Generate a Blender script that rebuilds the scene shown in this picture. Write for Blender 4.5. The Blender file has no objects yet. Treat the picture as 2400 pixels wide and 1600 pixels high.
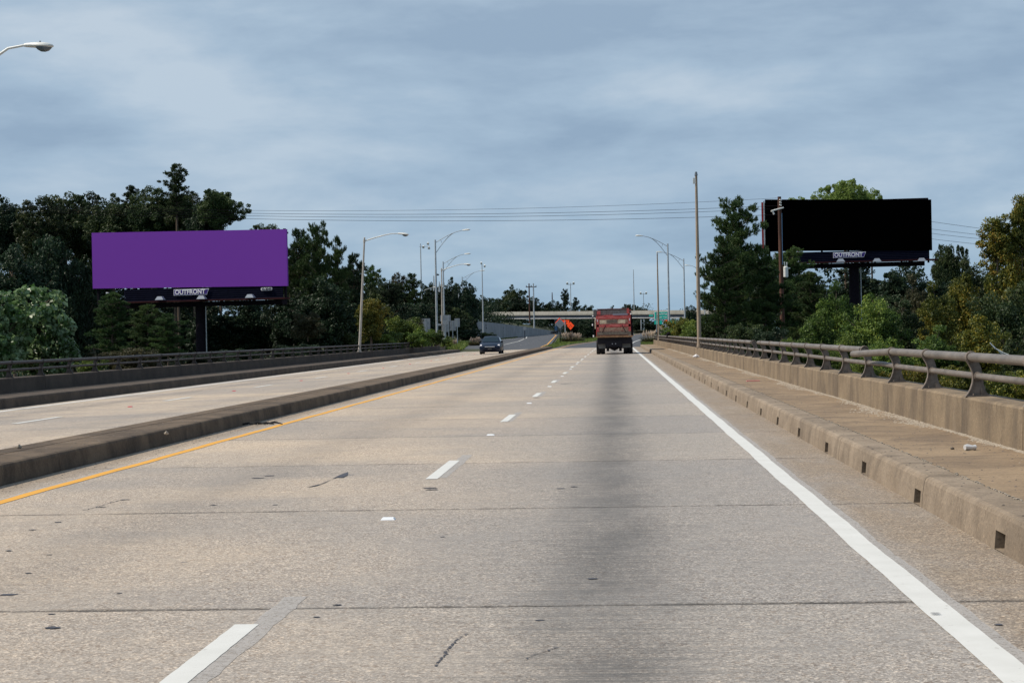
import bpy, math, random
import numpy as np
from mathutils import Vector, Matrix

random.seed(7)
rng = np.random.default_rng(7)
S = bpy.context.scene
C = S.collection
PI = math.pi

# ------------------------------------------------------------------ camera
FPX, HC = 4160.0, 1.52
_d = Vector((241.7, 20.2, -FPX)).normalized()
_u = Vector((-math.sin(0.0193), math.cos(0.0193), 0.0))
_u = (_u - _d * _u.dot(_d)).normalized()
_x = _d.cross(_u)
M = Matrix((_x, _d, _u)).transposed()          # world -> camera
MT = M.transposed()
cam_d = bpy.data.cameras.new('camera')
cam = bpy.data.objects.new('camera', cam_d)
C.objects.link(cam)
cam.matrix_world = Matrix.Translation((0, 0, HC)) @ MT.to_4x4()
cam_d.sensor_width = 36.0
cam_d.lens = 36.0 * FPX / 2400.0
cam_d.clip_start = 0.1
cam_d.clip_end = 6000
S.camera = cam

# ------------------------------------------------------------------ light
SUN_EL, SUN_AZ = math.radians(50), math.radians(2)     # az: degrees behind the pure left side
sdir = Vector((-math.cos(SUN_AZ) * math.cos(SUN_EL), -math.sin(SUN_AZ) * math.cos(SUN_EL), math.sin(SUN_EL)))
sun_d = bpy.data.lights.new('sun', 'SUN')
sun_d.energy = 5.0
sun_d.angle = math.radians(0.6)
sun_d.color = (1.0, 0.90, 0.77)
sun = bpy.data.objects.new('sun', sun_d)
sun.rotation_euler = (-sdir).to_track_quat('-Z', 'Y').to_euler()
sun.location = (-30, -10, 40)
C.objects.link(sun)

W = bpy.data.worlds.new('World')
S.world = W
W.use_nodes = True
nt = W.node_tree
nt.nodes.clear()
def N(t, typ, **kw):
    n = t.nodes.new(typ)
    for k, v in kw.items():
        setattr(n, k, v)
    return n
def ramp(n, stops):
    e = n.color_ramp.elements
    while len(e) < len(stops):
        e.new(0.5)
    for i, (p, c) in enumerate(stops):
        e[i].position = p
        e[i].color = tuple(c) + (1,) if len(c) == 3 else c
    return n
wo = N(nt, 'ShaderNodeOutputWorld')
bg = N(nt, 'ShaderNodeBackground')
sky = N(nt, 'ShaderNodeTexSky', sky_type='NISHITA')
sky.sun_disc = False
sky.sun_elevation = SUN_EL
sky.sun_rotation = math.atan2(sdir.x, sdir.y)
sky.air_density = 1.2
sky.dust_density = 2.0
tc = N(nt, 'ShaderNodeTexCoord')
sx = N(nt, 'ShaderNodeSeparateXYZ')
nt.links.new(tc.outputs['Generated'], sx.inputs[0])
def MA(t, op, a, b=None, c=None):
    n = N(t, 'ShaderNodeMath', operation=op)
    for i, v in enumerate((a, b, c)):
        if v is None:
            continue
        if isinstance(v, (int, float)):
            n.inputs[i].default_value = v
        else:
            t.links.new(v, n.inputs[i])
    return n.outputs[0]
mp = N(nt, 'ShaderNodeMapping'); mp.inputs['Scale'].default_value = (2.8, 2.8, 9.5); mp.inputs['Location'].default_value = (4.35, 1.2, 2.1)
mp.inputs['Rotation'].default_value = (0.0, 0.05, 0)
nt.links.new(tc.outputs['Generated'], mp.inputs[0])
n1 = N(nt, 'ShaderNodeTexNoise'); n1.inputs['Scale'].default_value = 2.0; n1.inputs['Detail'].default_value = 8; n1.inputs['Roughness'].default_value = 0.56; n1.inputs['Distortion'].default_value = 0.12
nt.links.new(mp.outputs[0], n1.inputs[0])
r1 = ramp(N(nt, 'ShaderNodeValToRGB'), [(0.36, (0.282, 0.395, 0.550)), (0.50, (0.368, 0.492, 0.645)), (0.64, (0.490, 0.595, 0.722))])
nt.links.new(n1.outputs['Fac'], r1.inputs[0])
r2 = ramp(N(nt, 'ShaderNodeValToRGB'), [(0.0, (0.98, 1.07, 1.06)), (0.08, (0.99, 1.02, 1.03)), (0.20, (1.13, 1.09, 1.04)), (0.7, (0.92, 0.95, 0.98))])
nt.links.new(sx.outputs[2], r2.inputs[0])
mul = N(nt, 'ShaderNodeMix', data_type='RGBA', blend_type='MULTIPLY'); mul.inputs[0].default_value = 1
nt.links.new(r1.outputs[0], mul.inputs[6]); nt.links.new(r2.outputs[0], mul.inputs[7])
sk = N(nt, 'ShaderNodeMix', data_type='RGBA', blend_type='MULTIPLY'); sk.inputs[0].default_value = 1
nt.links.new(sky.outputs[0], sk.inputs[6]); sk.inputs[7].default_value = (0.09, 0.09, 0.09, 1)
mx = N(nt, 'ShaderNodeMix', data_type='RGBA'); mx.inputs[0].default_value = 0.88
nt.links.new(sk.outputs[2], mx.inputs[6]); nt.links.new(mul.outputs[2], mx.inputs[7])
nt.links.new(mx.outputs[2], bg.inputs[0])
bg.inputs[1].default_value = 1.0
nt.links.new(bg.outputs[0], wo.inputs[0])

S.view_settings.view_transform = 'Standard'
S.view_settings.look = 'None'
S.view_settings.exposure = 0.0
S.view_settings.gamma = 1.0
S.view_settings.use_curve_mapping = False
S.cycles.max_bounces = 6
S.cycles.transparent_max_bounces = 8

# ------------------------------------------------------------------ survey helpers
CAM = Vector((0, 0, HC))
def ray(px, py):
    return MT @ Vector(((px - 1200) / FPX, -(py - 800) / FPX, -1.0))
def atY(px, py, Y):                       # the point seen at a pixel of the photograph, Y metres down the road
    r = ray(px, py)
    return CAM + r * (Y / r.y)
def onZ(px, py, z=0.0):
    r = ray(px, py)
    return CAM + r * ((z - HC) / r.z)
def zroad(Y):
    return 0.0 if Y < 195 else min(0.005 * (Y - 195), 1.5)

# ------------------------------------------------------------------ materials
def material(name, col=(0.5, 0.5, 0.5), rough=0.7, metal=0.0, var=0.0, scale=4.0, spec=0.3, emit=None, bump=0.0, col2=None, stretch=None, coat=0.0):
    m = bpy.data.materials.new(name)
    m.use_nodes = True
    t = m.node_tree
    b = t.nodes['Principled BSDF']
    b.inputs['Base Color'].default_value = tuple(col) + (1,)
    b.inputs['Roughness'].default_value = rough
    b.inputs['Metallic'].default_value = metal
    b.inputs['Specular IOR Level'].default_value = spec
    b.inputs['Coat Weight'].default_value = coat
    if emit:
        b.inputs['Emission Color'].default_value = tuple(emit[0]) + (1,)
        b.inputs['Emission Strength'].default_value = emit[1]
    if var > 0 or col2:
        g = N(t, 'ShaderNodeNewGeometry')
        src = g.outputs['Position']
        if stretch:
            mpp = N(t, 'ShaderNodeMapping'); mpp.inputs['Scale'].default_value = stretch
            t.links.new(src, mpp.inputs[0]); src = mpp.outputs[0]
        n = N(t, 'ShaderNodeTexNoise'); n.inputs['Scale'].default_value = scale; n.inputs['Detail'].default_value = 6; n.inputs['Roughness'].default_value = 0.65
        t.links.new(src, n.inputs[0])
        lo = [c * (1 - var) for c in col]
        hi = list(col2) if col2 else [min(1, c * (1 + var)) for c in col]
        r = ramp(N(t, 'ShaderNodeValToRGB'), [(0.34, lo), (0.66, hi)])
        t.links.new(n.outputs['Fac'], r.inputs[0]); t.links.new(r.outputs[0], b.inputs['Base Color'])
        if bump > 0:
            bp = N(t, 'ShaderNodeBump'); bp.inputs['Strength'].default_value = bump; bp.inputs['Distance'].default_value = 0.01
            t.links.new(n.outputs['Fac'], bp.inputs['Height']); t.links.new(bp.outputs[0], b.inputs['Normal'])
    return m

def mixc(t, fac, a, b, blend='MIX'):
    n = N(t, 'ShaderNodeMix', data_type='RGBA', blend_type=blend)
    for sock, v in ((n.inputs[0], fac), (n.inputs[6], a), (n.inputs[7], b)):
        if isinstance(v, (int, float)):
            sock.default_value = v
        elif isinstance(v, tuple):
            sock.default_value = v + (1,) if len(v) == 3 else v
        else:
            t.links.new(v, sock)
    return n.outputs[2]
def noise(t, vec, scale, detail=4, rough=0.6, stretch=None, dist=0.0):
    if stretch:
        m = N(t, 'ShaderNodeMapping'); m.inputs['Scale'].default_value = stretch
        t.links.new(vec, m.inputs[0]); vec = m.outputs[0]
    n = N(t, 'ShaderNodeTexNoise'); n.inputs['Scale'].default_value = scale; n.inputs['Detail'].default_value = detail
    n.inputs['Roughness'].default_value = rough; n.inputs['Distortion'].default_value = dist
    t.links.new(vec, n.inputs[0])
    return n.outputs['Fac']
def mapr(t, v, a, b, c=0.0, d=1.0, smooth=True):
    n = N(t, 'ShaderNodeMapRange')
    n.interpolation_type = 'SMOOTHSTEP' if smooth else 'LINEAR'
    t.links.new(v, n.inputs[0])
    for i, x in enumerate((a, b, c, d)):
        n.inputs[i + 1].default_value = x
    return n.outputs[0]

def concrete_road(name, lanes, warm):
    """exposed-aggregate bridge deck: patches, speckle, oil drip band in each lane, transverse tining, dark spots"""
    m = bpy.data.materials.new(name); m.use_nodes = True
    t = m.node_tree; b = t.nodes['Principled BSDF']
    g = N(t, 'ShaderNodeNewGeometry'); P = g.outputs['Position']
    s = N(t, 'ShaderNodeSeparateXYZ'); t.links.new(P, s.inputs[0])
    patch = noise(t, P, 0.22, 3, 0.55)
    patch2 = noise(t, P, 1.1, 4, 0.6, stretch=(1, 0.5, 1))
    base = mixc(t, mapr(t, patch, 0.38, 0.62), (0.285, 0.262, 0.237), (0.385, 0.332, 0.272))
    base = mixc(t, mapr(t, patch2, 0.35, 0.7, 0.0, 0.5), base, (0.300, 0.276, 0.250))
    # greyer to the right side of the carriageway
    gr = mapr(t, s.outputs[0], -3.6, 0.6, 0.0, warm)
    base = mixc(t, gr, base, (0.248, 0.242, 0.236))
    oi = N(t, 'ShaderNodeObjectInfo')
    base = mixc(t, 1.0, base, ramp_out(t, oi.outputs['Random'], [(0.0, (0.91, 0.92, 0.94)), (1.0, (1.08, 1.06, 1.03))]), 'MULTIPLY')
    # silt washed against the kerb and the median
    silt = noise(t, P, 1.6, 6, 0.7, stretch=(1, 0.35, 1), dist=0.4)
    sl = MA(t, 'MAXIMUM', mapr(t, s.outputs[0], 1.66, 2.05, 0.0, 1.0), mapr(t, MA(t, 'MULTIPLY', s.outputs[0], -1.0), 5.98, 6.45, 0.0, 1.0))
    base = mixc(t, MA(t, 'MULTIPLY', sl, mapr(t, silt, 0.25, 0.6, 0.45, 0.95)), base, (0.215, 0.180, 0.142)) if warm > 0 else base
    # dark grime soaked into the slab edges
    jd = MA(t, 'ABSOLUTE', MA(t, 'SUBTRACT', MA(t, 'FRACT', MA(t, 'ADD', MA(t, 'DIVIDE', MA(t, 'SUBTRACT', s.outputs[1], 9.93), 5.6), 10.5)), 0.5))
    jn = noise(t, P, 2.2, 5, 0.7, stretch=(1, 0.2, 1))
    jw = MA(t, 'MULTIPLY_ADD', jn, 0.016, 0.000)
    jf = MA(t, 'LESS_THAN', jd, jw)
    base = mixc(t, MA(t, 'MULTIPLY', jf, mapr(t, jn, 0.36, 0.6, 0.12, 0.62)), base, (0.075, 0.07, 0.065))
    mid = noise(t, P, 5.5, 5, 0.7)
    base = mixc(t, 1.0, base, ramp_out(t, mid, [(0.3, (0.88, 0.88, 0.89)), (0.7, (1.10, 1.09, 1.07))]), 'MULTIPLY')
    # aggregate
    v = N(t, 'ShaderNodeTexVoronoi'); v.inputs['Scale'].default_value = 95
    t.links.new(P, v.inputs[0])
    vs = N(t, 'ShaderNodeSeparateColor'); t.links.new(v.outputs['Color'], vs.inputs[0])
    agg = ramp(N(t, 'ShaderNodeValToRGB'), [(0.0, (0.42, 0.35, 0.30)), (0.16, (0.80, 0.75, 0.70)), (0.72, (1.08, 1.08, 1.08)), (0.93, (1.95, 1.85, 1.72))])
    t.links.new(vs.outputs[0], agg.inputs[0])
    expo = mapr(t, patch2, 0.3, 0.65, 0.45, 0.95)
    base = mixc(t, expo, base, agg.outputs[0], 'MULTIPLY')
    v1 = N(t, 'ShaderNodeTexVoronoi'); v1.inputs['Scale'].default_value = 42
    t.links.new(P, v1.inputs[0])
    vsc = N(t, 'ShaderNodeSeparateColor'); t.links.new(v1.outputs['Color'], vsc.inputs[0])
    ag2 = ramp(N(t, 'ShaderNodeValToRGB'), [(0.0, (0.66, 0.55, 0.46)), (0.13, (0.95, 0.93, 0.9)), (0.85, (1.03, 1.03, 1.03)), (0.95, (1.28, 1.22, 1.14))])
    t.links.new(vsc.outputs[1], ag2.inputs[0])
    base = mixc(t, 0.6, base, ag2.outputs[0], 'MULTIPLY')
    fine = noise(t, P, 230, 2, 0.7)
    base = mixc(t, 0.75, base, ramp_out(t, fine, [(0.25, (0.72, 0.72, 0.72)), (0.75, (1.28, 1.28, 1.28))]), 'MULTIPLY')
    # tining / transverse streaks and drip bands
    streak = noise(t, P, 3.0, 5, 0.7, stretch=(0.35, 6.0, 1))
    blot = noise(t, P, 1.3, 6, 0.7, stretch=(1.0, 0.45, 1), dist=0.4)
    groove = noise(t, P, 4.0, 6, 0.75, stretch=(0.22, 6.0, 1), dist=0.3)
    for (xc, wd, amt) in lanes:
        dx = MA(t, 'ABSOLUTE', MA(t, 'SUBTRACT', s.outputs[0], MA(t, 'MULTIPLY_ADD', blot, 0.45, xc - 0.225)))
        core = mapr(t, dx, 0.0, wd, 1.0, 0.0)
        k = MA(t, 'MULTIPLY', MA(t, 'MULTIPLY', core, MA(t, 'MULTIPLY_ADD', mapr(t, blot, 0.3, 0.68), 0.45, 0.42)), MA(t, 'MULTIPLY_ADD', mapr(t, groove, 0.36, 0.66), 0.60, 0.50))
        base = mixc(t, MA(t, 'MULTIPLY', k, amt), base, (0.050, 0.050, 0.052))
        wide = MA(t, 'MULTIPLY', mapr(t, dx, wd * 0.4, wd * 2.7, 1.0, 0.0), MA(t, 'MULTIPLY_ADD', mapr(t, groove, 0.44, 0.70), 0.5 * amt, 0.08 * amt))
        base = mixc(t, wide, base, (0.115, 0.115, 0.112))
    # tar and gum spots, flattened blobs
    v2 = N(t, 'ShaderNodeTexVoronoi'); v2.inputs['Scale'].default_value = 1.7
    t.links.new(P, v2.inputs[0])
    v2s = N(t, 'ShaderNodeSeparateColor'); t.links.new(v2.outputs['Color'], v2s.inputs[0])
    rad = MA(t, 'MULTIPLY', MA(t, 'POWER', v2s.outputs[0], 6), 0.085)
    ds = MA(t, 'ADD', v2.outputs['Distance'], MA(t, 'MULTIPLY', noise(t, P, 22, 2), 0.05))
    sp = MA(t, 'LESS_THAN', ds, MA(t, 'ADD', rad, 0.012))
    base = mixc(t, MA(t, 'MULTIPLY', sp, 0.8), base, (0.06, 0.062, 0.075))
    v3 = N(t, 'ShaderNodeTexVoronoi'); v3.inputs['Scale'].default_value = 4.3
    t.links.new(P, v3.inputs[0])
    v3s = N(t, 'ShaderNodeSeparateColor'); t.links.new(v3.outputs['Color'], v3s.inputs[0])
    sp3 = MA(t, 'LESS_THAN', v3.outputs['Distance'], MA(t, 'MULTIPLY', MA(t, 'GREATER_THAN', v3s.outputs[0], 0.8), 0.055))
    base = mixc(t, MA(t, 'MULTIPLY', sp3, 0.6), base, (0.09, 0.088, 0.09))
    t.links.new(base, b.inputs['Base Color'])
    b.inputs['Roughness'].default_value = 0.85
    b.inputs['Specular IOR Level'].default_value = 0.25
    bp = N(t, 'ShaderNodeBump'); bp.inputs['Strength'].default_value = 0.35; bp.inputs['Distance'].default_value = 0.004
    t.links.new(v.outputs['Distance'], bp.inputs['Height']); t.links.new(bp.outputs[0], b.inputs['Normal'])
    return m
def ramp_out(t, v, stops):
    r = ramp(N(t, 'ShaderNodeValToRGB'), stops); t.links.new(v, r.inputs[0]); return r.outputs[0]

def concrete_old(name, col, col2, streaks=0.0, speck=0.5, dirt=None, scale=1.3):
    m = bpy.data.materials.new(name); m.use_nodes = True
    t = m.node_tree; b = t.nodes['Principled BSDF']
    P = N(t, 'ShaderNodeNewGeometry').outputs['Position']
    base = mixc(t, mapr(t, noise(t, P, scale, 6, 0.6), 0.32, 0.68), col, col2)
    if dirt:
        base = mixc(t, mapr(t, noise(t, P, 1.1, 7, 0.72, dist=0.6), 0.42, 0.66, 0, 0.85), base, dirt)
    if streaks > 0:
        stn = noise(t, P, 1.5, 6, 0.7, stretch=(1, 1.0, 0.4), dist=.6)
        base = mixc(t, mapr(t, stn, 0.42, 0.68, 0, streaks), base, (0.085, 0.068, 0.054))
        st2 = noise(t, P, 4.0, 6, 0.7, stretch=(1, 0.8, 0.25), dist=.4)
        base = mixc(t, mapr(t, st2, 0.5, 0.8, 0, streaks * 0.5), base, (0.27, 0.22, 0.165))
    v = N(t, 'ShaderNodeTexVoronoi'); v.inputs['Scale'].default_value = 55
    t.links.new(P, v.inputs[0])
    vs = N(t, 'ShaderNodeSeparateColor'); t.links.new(v.outputs['Color'], vs.inputs[0])
    base = mixc(t, speck, base, ramp_out(t, vs.outputs[0], [(0.0, (0.6, 0.57, 0.53)), (0.2, (0.92, 0.92, 0.92)), (0.85, (1.06, 1.06, 1.06)), (0.96, (1.4, 1.36, 1.3))]), 'MULTIPLY')
    base = mixc(t, 0.5, base, ramp_out(t, noise(t, P, 160, 2, 0.7), [(0.25, (0.75, 0.75, 0.75)), (0.75, (1.25, 1.25, 1.25))]), 'MULTIPLY')
    t.links.new(base, b.inputs['Base Color'])
    b.inputs['Roughness'].default_value = 0.9; b.inputs['Specular IOR Level'].default_value = 0.2
    bp = N(t, 'ShaderNodeBump'); bp.inputs['Strength'].default_value = 0.5; bp.inputs['Distance'].default_value = 0.006
    t.links.new(noise(t, P, 40, 4, 0.7), bp.inputs['Height']); t.links.new(bp.outputs[0], b.inputs['Normal'])
    return m

def paint(name, col, under, wear=0.55, alpha_wear=0.0):
    m = bpy.data.materials.new(name); m.use_nodes = True
    t = m.node_tree; b = t.nodes['Principled BSDF']
    P = N(t, 'ShaderNodeNewGeometry').outputs['Position']
    w = mapr(t, noise(t, P, 14, 6, 0.75), wear, wear + 0.12)
    base = mixc(t, 0.5, col, ramp_out(t, noise(t, P, 3, 5, 0.6), [(0.3, (0.82, 0.82, 0.80)), (0.7, (1.06, 1.06, 1.06))]), 'MULTIPLY')
    base = mixc(t, w, base, under)
    t.links.new(base, b.inputs['Base Color'])
    b.inputs['Roughness'].default_value = 0.6
    if alpha_wear > 0:
        a = mapr(t, noise(t, P, 40, 5, 0.8), alpha_wear, alpha_wear + 0.16, 0.0, 0.8)
        t.links.new(a, b.inputs['Alpha'])
    return m

def leafmat(name, cols, trans=0.3, rough=0.55, spec=0.25):
    m = bpy.data.materials.new(name); m.use_nodes = True
    t = m.node_tree; b = t.nodes['Principled BSDF']
    g = N(t, 'ShaderNodeNewGeometry'); oi = N(t, 'ShaderNodeObjectInfo')
    r = ramp(N(t, 'ShaderNodeValToRGB'), [(i / max(1, len(cols) - 1), c) for i, c in enumerate(cols)])
    n = noise(t, g.outputs['Position'], 0.45, 3, 0.6)
    f = MA(t, 'ADD', MA(t, 'MULTIPLY', g.outputs['Random Per Island'], 0.55), MA(t, 'MULTIPLY', mapr(t, n, 0.3, 0.7), 0.45))
    t.links.new(f, r.inputs[0])
    hs = N(t, 'ShaderNodeHueSaturation')
    t.links.new(r.outputs[0], hs.inputs['Color'])
    t.links.new(MA(t, 'MULTIPLY_ADD', oi.outputs['Random'], 0.5, 0.75), hs.inputs['Value'])
    t.links.new(MA(t, 'MULTIPLY_ADD', oi.outputs['Random'], 0.02, 0.49), hs.inputs['Hue'])
    t.links.new(hs.outputs[0], b.inputs['Base Color'])
    b.inputs['Roughness'].default_value = rough; b.inputs['Specular IOR Level'].default_value = spec
    tr = N(t, 'ShaderNodeBsdfTranslucent'); t.links.new(hs.outputs[0], tr.inputs[0])
    mxs = N(t, 'ShaderNodeMixShader'); mxs.inputs[0].default_value = trans
    t.links.new(b.outputs[0], mxs.inputs[1]); t.links.new(tr.outputs[0], mxs.inputs[2])
    t.links.new(mxs.outputs[0], t.nodes['Material Output'].inputs[0])
    return m

MAT = {}
MAT['road_r'] = concrete_road('aged deck concrete', [(-0.10, 0.66, 1.0), (-3.95, 0.75, 0.28)], 0.85)
MAT['road_l'] = concrete_road('aged far deck concrete', [(-14.0, 0.7, 0.4), (-10.1, 0.6, 0.18)], 0.0)
MAT['joint'] = material('joint filler', (0.035, 0.033, 0.03), 0.95, var=0.4, scale=9)
MAT['kerb'] = concrete_old('weathered kerb concrete', (0.200, 0.158, 0.116), (0.262, 0.212, 0.160), dirt=(0.140, 0.112, 0.085))
MAT['kerb_l'] = concrete_old('shade-darkened kerb concrete', (0.066, 0.052, 0.042), (0.10, 0.078, 0.06), dirt=(0.045, 0.037, 0.031))  # darker copy of the kerb concrete, left-side shade put into the colour
MAT['walk'] = concrete_old('stained walkway concrete', (0.205, 0.150, 0.098), (0.270, 0.200, 0.130), dirt=(0.140, 0.105, 0.075), scale=0.8)
MAT['parapet'] = concrete_old('streaked parapet concrete', (0.170, 0.130, 0.088), (0.230, 0.178, 0.120), streaks=0.7)
MAT['parapet_l'] = concrete_old('shade-darkened parapet concrete', (0.050, 0.041, 0.035), (0.078, 0.063, 0.052), streaks=0.15)  # base colour lowered to stand in for shade on the left parapet
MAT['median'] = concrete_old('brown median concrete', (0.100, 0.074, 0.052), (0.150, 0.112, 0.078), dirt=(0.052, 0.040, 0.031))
MAT['asphalt'] = material('dark asphalt', (0.060, 0.064, 0.072), 0.85, var=0.25, scale=0.8, spec=0.3)
MAT['white'] = paint('white road paint', (0.56, 0.56, 0.535), (0.31, 0.285, 0.26), 0.60)
MAT['ghost'] = paint('worn old road paint', (0.40, 0.375, 0.35), (0.30, 0.275, 0.25), 0.50, alpha_wear=0.33)
MAT['yellow'] = paint('yellow road paint', (0.64, 0.31, 0.018), (0.34, 0.25, 0.13), 0.66)
MAT['rail'] = material('dull painted aluminium', (0.150, 0.130, 0.112), 0.5, 0.15, var=0.28, scale=7, spec=0.4, stretch=(1, 0.3, 1))
MAT['rail_l'] = material('shade-darkened aluminium', (0.060, 0.053, 0.052), 0.6, 0.1, var=0.28, scale=7, spec=0.25)  # rail metal of the left railing, its shade painted in as a darker tone
MAT['post_l'] = material('shade-darkened casting', (0.055, 0.048, 0.045), 0.7, 0.0, var=0.3, scale=9)  # post casting darkened in colour to read as the shaded side
MAT['post'] = material('grimy cast aluminium', (0.165, 0.135, 0.112), 0.6, 0.1, var=0.35, scale=9)
MAT['pole'] = material('tan weathered metal pole', (0.27, 0.215, 0.16), 0.6, 0.0, var=0.22, scale=3.0, stretch=(1, 1, 0.4))
MAT['pole_l'] = material('pale weathered lamp pole', (0.40, 0.365, 0.32), 0.6, 0.0, var=0.2, scale=3.0, stretch=(1, 1, 0.4))
MAT['galv'] = material('galvanised steel', (0.40, 0.43, 0.45), 0.45, 0.35, var=0.15, scale=2)
MAT['lampshell'] = material('pale lamp housing', (0.66, 0.66, 0.62), 0.5, 0.1, var=0.1, scale=5)
MAT['lens'] = material('grey lamp lens', (0.10, 0.12, 0.14), 0.2, 0.0, spec=0.6)
MAT['wood'] = material('brown creosoted timber', (0.075, 0.035, 0.024), 0.85, var=0.5, scale=6, stretch=(1, 1, 0.1), bump=0.4)
MAT['bark'] = material('tree bark', (0.11, 0.082, 0.062), 0.95, var=0.4, scale=5, stretch=(1, 1, 0.25))
MAT['purple'] = material('purple vinyl face', (0.182, 0.042, 0.372), 0.7, spec=0.15)
MAT['black'] = material('black vinyl face', (0.0008, 0.0008, 0.0008), 0.95, spec=0.0)
MAT['steel_dark'] = material('dark painted steel', (0.010, 0.008, 0.012), 0.8, 0.0, var=0.3, scale=4, spec=0.08)
MAT['steel_red'] = material('oxide red steel', (0.035, 0.010, 0.012), 0.85, var=0.3, scale=4, spec=0.1)
MAT['slat'] = material('navy apron metal', (0.006, 0.007, 0.016), 0.9, var=0.2, scale=3, spec=0.03)
MAT['plate'] = material('violet nameplate', (0.055, 0.03, 0.20), 0.5)
MAT['letter'] = material('white lettering', (0.78, 0.78, 0.80), 0.5)
MAT['ink'] = material('dark lettering', (0.03, 0.03, 0.035), 0.6)
MAT['signgreen'] = material('green sign sheeting', (0.006, 0.40, 0.31), 0.45, var=0.06, scale=2)
MAT['signback'] = material('bare aluminium sign back', (0.36, 0.36, 0.37), 0.5, 0.2, var=0.15, scale=3)
MAT['orange'] = material('fluorescent orange sheeting', (1.0, 0.085, 0.014), 0.5, var=0.06, scale=3)
MAT['bridge'] = concrete_old('pale overpass concrete', (0.33, 0.32, 0.28), (0.42, 0.405, 0.365), streaks=0.2, speck=0.0, scale=0.4)
MAT['girder'] = material('grey girder', (0.09, 0.105, 0.13), 0.7, var=0.15, scale=0.5)
MAT['flange'] = material('pale girder flange', (0.52, 0.52, 0.52), 0.7, var=0.15, scale=0.5)  # pale tone stands in for light caught on the bottom ledge
MAT['retain'] = concrete_old('grey retaining concrete', (0.20, 0.215, 0.23), (0.27, 0.285, 0.30), streaks=0.2, speck=0.0, scale=0.3)
MAT['ground'] = material('earth and undergrowth', (0.025, 0.032, 0.012), 0.95, var=0.5, scale=0.5, col2=(0.06, 0.065, 0.028))
MAT['gravel'] = material('pale gravel', (0.30, 0.26, 0.21), 0.9, var=0.3, scale=20)
MAT['gravel_d'] = material('dark grit', (0.12, 0.10, 0.085), 0.9, var=0.4, scale=20)
MAT['marker'] = material('white ceramic marker', (0.72, 0.74, 0.76), 0.3, var=0.06, scale=8)
MAT['redmark'] = material('red reflector', (0.5, 0.02, 0.05), 0.3)
MAT['rubber'] = material('tyre rubber', (0.018, 0.018, 0.02), 0.9, var=0.3, scale=9)
MAT['chrome'] = material('bright metal', (0.75, 0.76, 0.78), 0.2, 0.9)
MAT['carpaint'] = material('dark blue car paint', (0.005, 0.013, 0.032), 0.42, 0.0, spec=0.2, coat=0.12)
MAT['glass'] = material('dark car glass', (0.008, 0.02, 0.03), 0.12, spec=0.3)
MAT['headlamp'] = material('clear headlamp', (0.85, 0.80, 0.78), 0.12, 0.3, spec=0.8)
MAT['red'] = material('faded red dump body', (0.62, 0.062, 0.072), 0.6, var=0.3, scale=4, col2=(0.70, 0.20, 0.17))
MAT['dusty'] = material('dusty scraped paint', (0.52, 0.13, 0.10), 0.85, var=0.4, scale=6, col2=(0.50, 0.38, 0.27))
MAT['dirt'] = material('dirt crusted steel', (0.20, 0.16, 0.125), 0.9, var=0.3, scale=7)
MAT['tan'] = material('tan dusty panel', (0.78, 0.62, 0.42), 0.8, var=0.25, scale=8)
MAT['rust'] = material('ochre sill', (0.34, 0.19, 0.10), 0.85, var=0.35, scale=6)
MAT['undercar'] = material('oily chassis black', (0.010, 0.009, 0.014), 0.7)
MAT['flap'] = material('grey mud flap', (0.13, 0.13, 0.125), 0.8, var=0.2, scale=5)
MAT['mesh'] = material('grey tarp roll', (0.17, 0.155, 0.15), 0.9, var=0.35, scale=9)
MAT['blue'] = material('blue board', (0.05, 0.12, 0.22), 0.6)
MAT['litter'] = material('crumpled litter', (0.6, 0.6, 0.6), 0.4, 0.3)
MAT['pink'] = material('pink scrap', (0.7, 0.22, 0.22), 0.8)
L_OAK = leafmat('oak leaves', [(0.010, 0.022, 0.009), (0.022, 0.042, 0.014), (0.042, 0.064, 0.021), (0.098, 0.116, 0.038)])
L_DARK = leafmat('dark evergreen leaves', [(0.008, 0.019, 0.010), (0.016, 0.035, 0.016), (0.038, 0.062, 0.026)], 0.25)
L_PINE = leafmat('pine needles', [(0.014, 0.038, 0.012), (0.042, 0.086, 0.024), (0.115, 0.165, 0.045)], 0.25)
L_BIG = leafmat('pale broad leaves', [(0.020, 0.055, 0.012), (0.060, 0.130, 0.036), (0.17, 0.26, 0.12), (0.36, 0.45, 0.28)], 0.35, 0.4, 0.5)
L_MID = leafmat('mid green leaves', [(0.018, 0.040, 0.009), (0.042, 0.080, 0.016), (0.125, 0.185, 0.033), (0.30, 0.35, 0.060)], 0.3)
L_YEL = leafmat('yellowing leaves', [(0.024, 0.038, 0.009), (0.055, 0.075, 0.014), (0.140, 0.145, 0.022), (0.34, 0.24, 0.028)], 0.3)
L_AUT = leafmat('autumn leaves', [(0.032, 0.052, 0.012), (0.080, 0.100, 0.018), (0.150, 0.130, 0.020), (0.38, 0.17, 0.024)], 0.3)
L_PALE = leafmat('pale yellow green leaves', [(0.08, 0.14, 0.03), (0.16, 0.23, 0.055), (0.28, 0.34, 0.10)], 0.5)
L_OLIVE = leafmat('olive scrub leaves', [(0.026, 0.030, 0.014), (0.050, 0.052, 0.024), (0.11, 0.095, 0.045)], 0.3)
L_GRASS = leafmat('verge grass', [(0.06, 0.10, 0.018), (0.11, 0.16, 0.03), (0.20, 0.20, 0.06)], 0.35)
L_PLUME = leafmat('pampas plumes', [(0.45, 0.36, 0.28), (0.60, 0.50, 0.40)], 0.4)

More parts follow.
